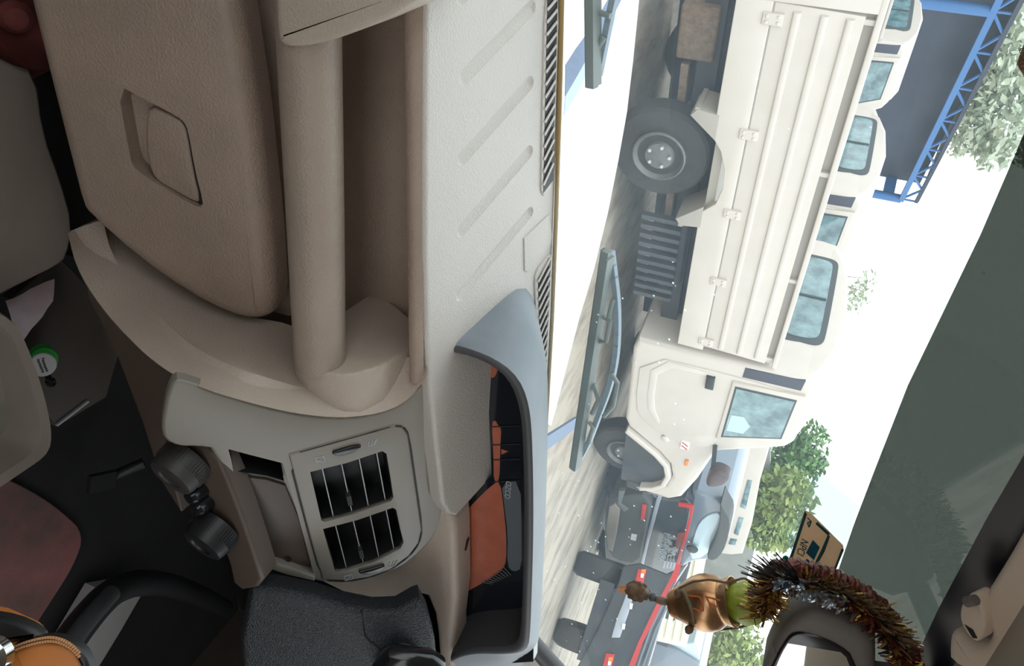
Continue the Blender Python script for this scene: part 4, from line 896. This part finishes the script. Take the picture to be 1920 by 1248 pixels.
pxslab('bumper', [(1136, 946), (1160, 930), (1200, 925), (1214, 935), (1222, 950), (1208, 1010), (1200, 1060), (1150, 1050), (1138, 1030)], SVP, .25, M['suvplastic'], suv, .03, 1, .12)
pxslab('bumper_guard', [(1142, 950), (1152, 945), (1162, 956), (1156, 1000), (1148, 1034), (1140, 1030), (1136, 990)], SVP, .06, mat('tan_grey_guard', (.20, .18, .15), .6), suv, .01, 0, .15)
pxslab('bumper_corner', [(1160, 920), (1172, 920), (1164, 945), (1178, 955), (1170, 960), (1158, 944)], SVP, .05, mat('grey_guard', (.12, .13, .13), .5), suv, .006, 0, .14)
pxslab('reflector', [(1204, 946), (1212, 948), (1207, 976), (1201, 974)], SVP, .02, M['red'], suv, .004, 0, .15)
pxslab('number_plate', [(1184, 1001), (1194, 1003), (1192, 1014), (1182, 1011)], SVP, .01, M['plate'], suv, 0, 0, .135)
pxslab('silver_strip', [(1230, 938), (1238, 918), (1243, 925), (1236, 945), (1228, 975), (1218, 1010), (1206, 1062), (1200, 1062), (1212, 1010), (1222, 970)], SVP, .02, M['silver'], suv, .004, 0, .05)
pxslab('red_trim', [(1272, 943), (1301, 948), (1298, 965), (1290, 1000), (1281, 1030), (1270, 1075), (1263, 1072), (1276, 1025), (1285, 995), (1293, 964), (1294, 953), (1272, 949)], SVP, .02, M['red'], suv, .003, 0, .05)
pxslab('red_badge', [(1270, 1000), (1284, 998), (1279, 1020), (1270, 1030), (1266, 1022)], SVP, .02, mat('dull_red', (.22, .05, .04), .5), suv, .003, 0, .045)
for k in range(4): bar('tailgate_louvre', SVP.at(1248 + k * 6, 1050 + k * 1, .06), SVP.at(1245 + k * 6, 1064, .06), sn, .02, .02, M['silver'], suv)
text('tailgate_lettering', 'MAHINDRA', .115, M['silver'], suv, SVP.at(1245, 1026, .06), se, V((0, 0, 1)), .004)
bm = bmesh.new()
for a, b in (((1254, 1028), (1268, 1030)), ((1268, 1030), (1258, 1034)), ((1258, 1034), (1266, 1038)), ((1266, 1038), (1252, 1040))): bar_bm(bm, SVP.at(*a, .06), SVP.at(*b, .06), sn, .022, .02)
finish('winged_badge', bm, M['slat_edge'], suv)
for k, (s, dpt) in enumerate(((.05, .15), (1.45, .15))):
    wc = SL + se * (s + .12) - sn * (dpt + .35) + V((0, 0, .33))
    ty = lathe('wheel', wc - se * .12, se, [(0, .2), (.0, .28), (.02, .32), (.12, .33), (.22, .32), (.24, .28), (.24, .2)], M['rubber'], suv, seg=36)
    bm = bmesh.new()
    for i in range(20):
        a = i * math.pi / 10; c = wc + (sn * math.cos(a) + V((0, 0, 1)) * math.sin(a)) * .335; bar_bm(bm, c - se * .1, c + se * .1, (c - wc).normalized(), .035, .014)
    finish('tyre_tread', bm, M['rubber'], ty)
# its left flank with door seams
pl_side = Plane(SL, se * -1)
bar('door_seam', SL - sn * .9 + V((-.004, 0, .5)), SL - sn * .9 + V((-.004, 0, 1.05)), se, .01, .012, M['black'], suv)
lathe('window_latch', SVP.at(1298, 1028, -.06), sn, [(0, .07), (.02, .06), (.03, .02)], M['suvplastic'], suv, seg=20)

# dark truck tail with a red stripe, nearer at the right
d2 = V((.66, -.75, 0)).normalized()
P1 = CAM + ray(1200, 1070) * (.52 / -ray(1200, 1070).z); P1.z = 0
n2 = V((-.75, -.66, 0)).normalized()
TP = Plane(P1, n2)
dk = thing('tipper_truck', P1 + d2 * .8 - n2 * 1.5, 'dark blue truck tail with a long red stripe and red tail lamps', 'truck')
pxslab('tail_body', [(1290, 1055), (1250, 1075), (1200, 1055), (1168, 1060), (1160, 1090), (1120, 1180), (1060, 1290), (1060, 1420), (1160, 1420), (1196, 1300), (1215, 1250), (1245, 1150), (1260, 1100)], TP, .7, M['suv'], dk, .02)
pxslab('red_stripe', [(1268, 1058), (1278, 1056), (1268, 1090), (1238, 1140), (1205, 1205), (1186, 1260), (1174, 1260), (1196, 1205), (1230, 1134), (1256, 1086)], TP, .02, M['red'], dk, 0, 0, .03)
for k, (dx) in enumerate((0, 10)):
    pxslab('pale_rail', [(1262 + dx, 1090), (1266 + dx, 1090), (1222 + dx, 1180), (1194 + dx, 1260), (1190 + dx, 1260), (1218 + dx, 1180)], TP, .02, M['suvtop'], dk, 0, 0, .03)
pxslab('silver_bumper', [(1176, 1108), (1188, 1115), (1178, 1150), (1162, 1195), (1146, 1195), (1156, 1160), (1168, 1130)], TP, .06, M['silver'], dk, .006, 0, .04)
for x, y in ((1184, 1136), (1170, 1174)): pxslab('white_reflector', [(x - 3, y - 6), (x + 3, y - 5), (x + 1, y + 6), (x - 4, y + 5)], TP, .01, M['plate'], dk, 0, 0, .06)
for pts in ([(1196, 1066), (1212, 1066), (1206, 1092), (1190, 1092)], [(1136, 1224), (1152, 1226), (1144, 1262), (1126, 1262)]):
    lp = pxslab('tail_lamp', pts, TP, .06, M['red'], dk, .006, 0, .06)
    xs_ = sum(p[0] for p in pts) / 4; ys_ = sum(p[1] for p in pts) / 4
    pxslab('amber_lens', [(xs_ + 2, ys_ - 12), (xs_ + 10, ys_ - 12), (xs_ + 9, ys_ - 5), (xs_ + 1, ys_ - 6)], TP, .01, M['amber'], lp, 0, 0, .064)
    pxslab('clear_lens', [(xs_ + 1, ys_ - 5), (xs_ + 7, ys_ - 4), (xs_ + 5, ys_ + 4), (xs_, ys_ + 3)], TP, .01, M['plate'], lp, 0, 0, .064)
for px_, py_, r in ((1195, 1092, .30), (1142, 1222, .30)):
    c = TP.at(px_, py_) - n2 * .36; c.z = r
    lathe('wheel', c - d2 * .14, d2, [(0, .15), (0, r * .85), (.03, r), (.25, r), (.28, r * .85), (.28, .15)], M['rubber'], dk, seg=32)
bar('under_guard', TP.at(1140, 1090, -.05), TP.at(1095, 1240, -.05), n2, .16, .05, M['chassis'], dk)
# cream cargo body and grey-blue car beyond
CG = Plane(V((11.5, 9.6, 0)), n2 * .3 + V((0, -1, 0)))
cg = thing('cargo_van', CG.at(1262, 1150) * 1.0, 'cream ribbed cargo body standing behind the dark truck', 'van')
cgb = pxslab('cargo_body', [(1330, 975), (1322, 1050), (1300, 1140), (1286, 1214), (1222, 1200), (1240, 1140), (1258, 1080), (1276, 1000), (1285, 965)], CG, 1.6, M['cream'], cg, .02)
skirt('cargo_chassis', cgb, M['chassis'], cg)
for k in range(4):
    t_ = k / 4 + .12; a = (1278 + 50 * t_, 985 - 8 * t_); b = (1226 + 62 * t_, 1195 + 12 * t_)
    bar('cargo_rib', CG.at(*a, .02), CG.at(*b, .02), CG.n, .08, .05, M['cream'], cgb)
CG.p = V((12.5, 10.2, 0))
gc = thing('grey_car', CG.at(1300, 1230), 'grey-blue car with a rounded windscreen at the far right behind the dark truck', 'car')
pxslab('car_body', [(1216, 1200), (1260, 1215), (1290, 1232), (1318, 1250), (1310, 1330), (1180, 1330), (1196, 1260)], CG, 2.0, M['suvtop'], gc, .04, 1)
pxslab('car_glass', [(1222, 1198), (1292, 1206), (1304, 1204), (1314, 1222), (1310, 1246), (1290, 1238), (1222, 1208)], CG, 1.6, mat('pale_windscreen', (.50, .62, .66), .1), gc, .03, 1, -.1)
# white van roof line and grey wall beyond
VP_ = Plane(V((12.0, 13.5, 0)), n2 * .25 + V((0, -1, 0)))
wv = thing('white_van', VP_.at(1390, 950), 'white van with dark side windows parked behind the dark SUV', 'van')
vb = pxslab('van_body', [(1445, 830), (1425, 900), (1410, 980), (1392, 1038), (1372, 1040), (1330, 1035), (1300, 1020), (1330, 960), (1380, 830)], VP_, 1.8, M['white'], wv, .04)
skirt('van_lower_body', vb, M['white'], wv)
for pts in ([(1402, 900), (1410, 902), (1398, 955), (1388, 950)], [(1386, 970), (1394, 972), (1384, 1004), (1376, 1000)], [(1370, 1010), (1382, 1012), (1378, 1022), (1366, 1020)]): pxslab('van_window', pts, VP_, .02, M['carglass'], vb, .004, 0, .02)
GWp = Plane(V((14, 18, 0)), (0, -1, 0))
gw = thing('boundary_wall', GWp.at(1390, 1030), 'plain grey boundary wall behind the parked vehicles', 'wall')
pxslab('wall_panel', [(1444, 870), (1430, 960), (1412, 1040), (1360, 1250), (1240, 1300), (1250, 1000), (1330, 800), (1440, 700)], GWp, .2, M['concrete'], gw)

# ------------------------------------------------------------------ blue shed with its truss
def shed():
    e0 = CAM + ray(1718, 378) * (3.1 / ray(1718, 378).z); e1_ = CAM + ray(1915, 0) * (3.1 / ray(1915, 0).z)
    d = (e1_ - e0); d.z = 0; L0 = d.length; d.normalize(); n = V((-d.y, d.x, 0))
    if n.y > 0: n = -n                                         # towards the camera
    SPn = Plane(e0, n); L = L0 * 1.9; zt = e0.z
    s = thing('shed', V((e0.x, e0.y, 0)) - n * 3, 'open dark shed with blue steel roof truss behind the row of trucks', 'shed')
    z0 = SPn.at(1700, 345).z
    zl = SPn.at(1700, 340).z; zl2 = SPn.at(1880, 0).z
    zl = (zl + zl2) / 2
    for i in range(3): tube('column', [V((e0.x, e0.y, 0)) + d * (L * i / 2), V((e0.x, e0.y, zl)) + d * (L * i / 2)], .12, M['shed'], s)
    bar('upper_chord', V((e0.x, e0.y, zt)), V((e0.x, e0.y, zt)) + d * L, (0, 0, 1), .10, .08, M['sheddark'], s)
    bar('lower_chord', V((e0.x, e0.y, zl)) + n * .05, V((e0.x, e0.y, zl)) + d * L + n * .05, (0, 0, 1), .10, .13, M['shed'], s)
    k = 12
    for i in range(k):
        a = V((e0.x, e0.y, zl)) + d * (L * i / k); b = V((e0.x, e0.y, zt)) + d * (L * (i + .5) / k); c = V((e0.x, e0.y, zl)) + d * (L * (i + 1) / k)
        tube('truss_web', [a, b], .035, M['shed'], s, seg=6); tube('truss_web', [b, c], .035, M['shed'], s, seg=6); tube('truss_post', [a, V((a.x, a.y, zt))], .03, M['shed'], s, seg=6)
    rf = [V((e0.x, e0.y, zt)), V((e0.x, e0.y, zt)) + d * L, V((e0.x, e0.y, zt + 1.2)) + d * L - n * 8, V((e0.x, e0.y, zt + 1.2)) - n * 8]
    slab('roof', rf, (rf[1] - rf[0]).cross(rf[2] - rf[1]), .06, M['sheddark'], s)
    wb = [V((e0.x, e0.y, 0)) - n * 4, V((e0.x, e0.y, 0)) - n * 4 + d * L, V((e0.x, e0.y, zt + .6)) - n * 4 + d * L, V((e0.x, e0.y, zt + .6)) - n * 4]
    slab('back_cladding', wb, n, .1, M['sheddark'], s)
    bar('end_beam', V((e0.x, e0.y, zl - .35)), V((e0.x, e0.y, zl - .35)) - n * 4, (0, 0, 1), .12, .28, M['shed'], s)
    slab('front_screen', [V((e0.x, e0.y, 0)) - n * .6, V((e0.x, e0.y, 0)) - n * .6 + d * L, V((e0.x, e0.y, zt)) - n * .6 + d * L, V((e0.x, e0.y, zt)) - n * .6], n, .05, M['sheddark'], s)
shed()

# ------------------------------------------------------------------ trees
def tree(label, trunk_xy, h, blobs, m, nleaf, ls):
    x, y = trunk_xy
    t = thing('tree', V((x, y, 0)), label, 'tree', 'trees beyond the yard')
    tube('trunk', [V((x, y, 0)), V((x + .1, y, h * .5)), V((x - .05, y + .1, h))], [.16, .12, .05], M['bark'], t, seg=10)
    bm = bmesh.new()
    tot = sum(b[3] ** 2 for b in blobs)
    for bx, by, bz, br in blobs:
        tube_bm(bm, [V((x, y, h * .45)), V((bx, by, bz))], [.05, .015], 6, 1)
        for k in range(int(nleaf * br ** 2 / tot)):
            d = V((random.gauss(0, 1), random.gauss(0, 1), random.gauss(0, .8))).normalized() * br * random.random() ** .4
            c = V((bx, by, bz)) + d; u = V((random.gauss(0, 1), random.gauss(0, 1), random.gauss(0, .6))).normalized(); v = u.cross(V((random.gauss(0, 1), random.gauss(0, 1), random.gauss(0, 1)))).normalized()
            s = ls * random.uniform(.6, 1.3); q = [bm.verts.new(c + e) for e in (-u * s, v * s * .45, u * s, -v * s * .45)]; bm.faces.new(q)
    o = finish('foliage', bm, [m, M['bark']], t, smooth=False); o['kind'] = 'stuff'
def pt(px, py, y): return tuple(at_y(px, py, y))
def blob(px, py, y, r): p = at_y(px, py, y); return (p.x, p.y, p.z, r)
a = at_y(1480, 870, 22); tree('green leafy tree standing behind the cab roof of the nearest truck', (a.x, a.y), 2.6, [blob(1505, 835, 22, .9), blob(1480, 880, 22, 1.0), blob(1525, 870, 22, .45), blob(1455, 900, 22, .9)], M['leaf'], 2600, .13)
a = at_y(1470, 940, 17.5); tree('yellow-green bushy tree beside the clear pouch', (a.x, a.y), 2.0, [blob(1472, 932, 17.5, .85), blob(1450, 955, 17.5, .85), blob(1440, 985, 17.5, .8), blob(1462, 1000, 17.5, .45)], M['leafyellow'], 2600, .13)
a = at_y(1350, 1220, 17); tree('light green tree at the far right below the mirror', (a.x, a.y), 2.2, [blob(1345, 1225, 17, 1.2), blob(1375, 1195, 17, .9), blob(1320, 1265, 17, 1.2), blob(1410, 1240, 17, .6)], M['leafyellow'], 3000, .13)
a = at_y(1850, 130, 34); tree('pale sunlit tree rising above the blue shed roof', (a.x, a.y), 9.5, [blob(1905, 60, 34, 2.2), blob(1868, 140, 34, 1.7), blob(1900, 215, 34, 2.0), blob(1835, 205, 34, 1.1), blob(1862, 275, 34, .9), blob(1800, 265, 34, .6)], M['leafpale'], 3000, .22)
a = at_y(1618, 540, 40); tree('small faint treetop above the second truck', (a.x, a.y), 3.6, [blob(1628, 522, 40, .5), blob(1618, 545, 40, .6), blob(1600, 560, 40, .9)], M['leafpale'], 260, .16)
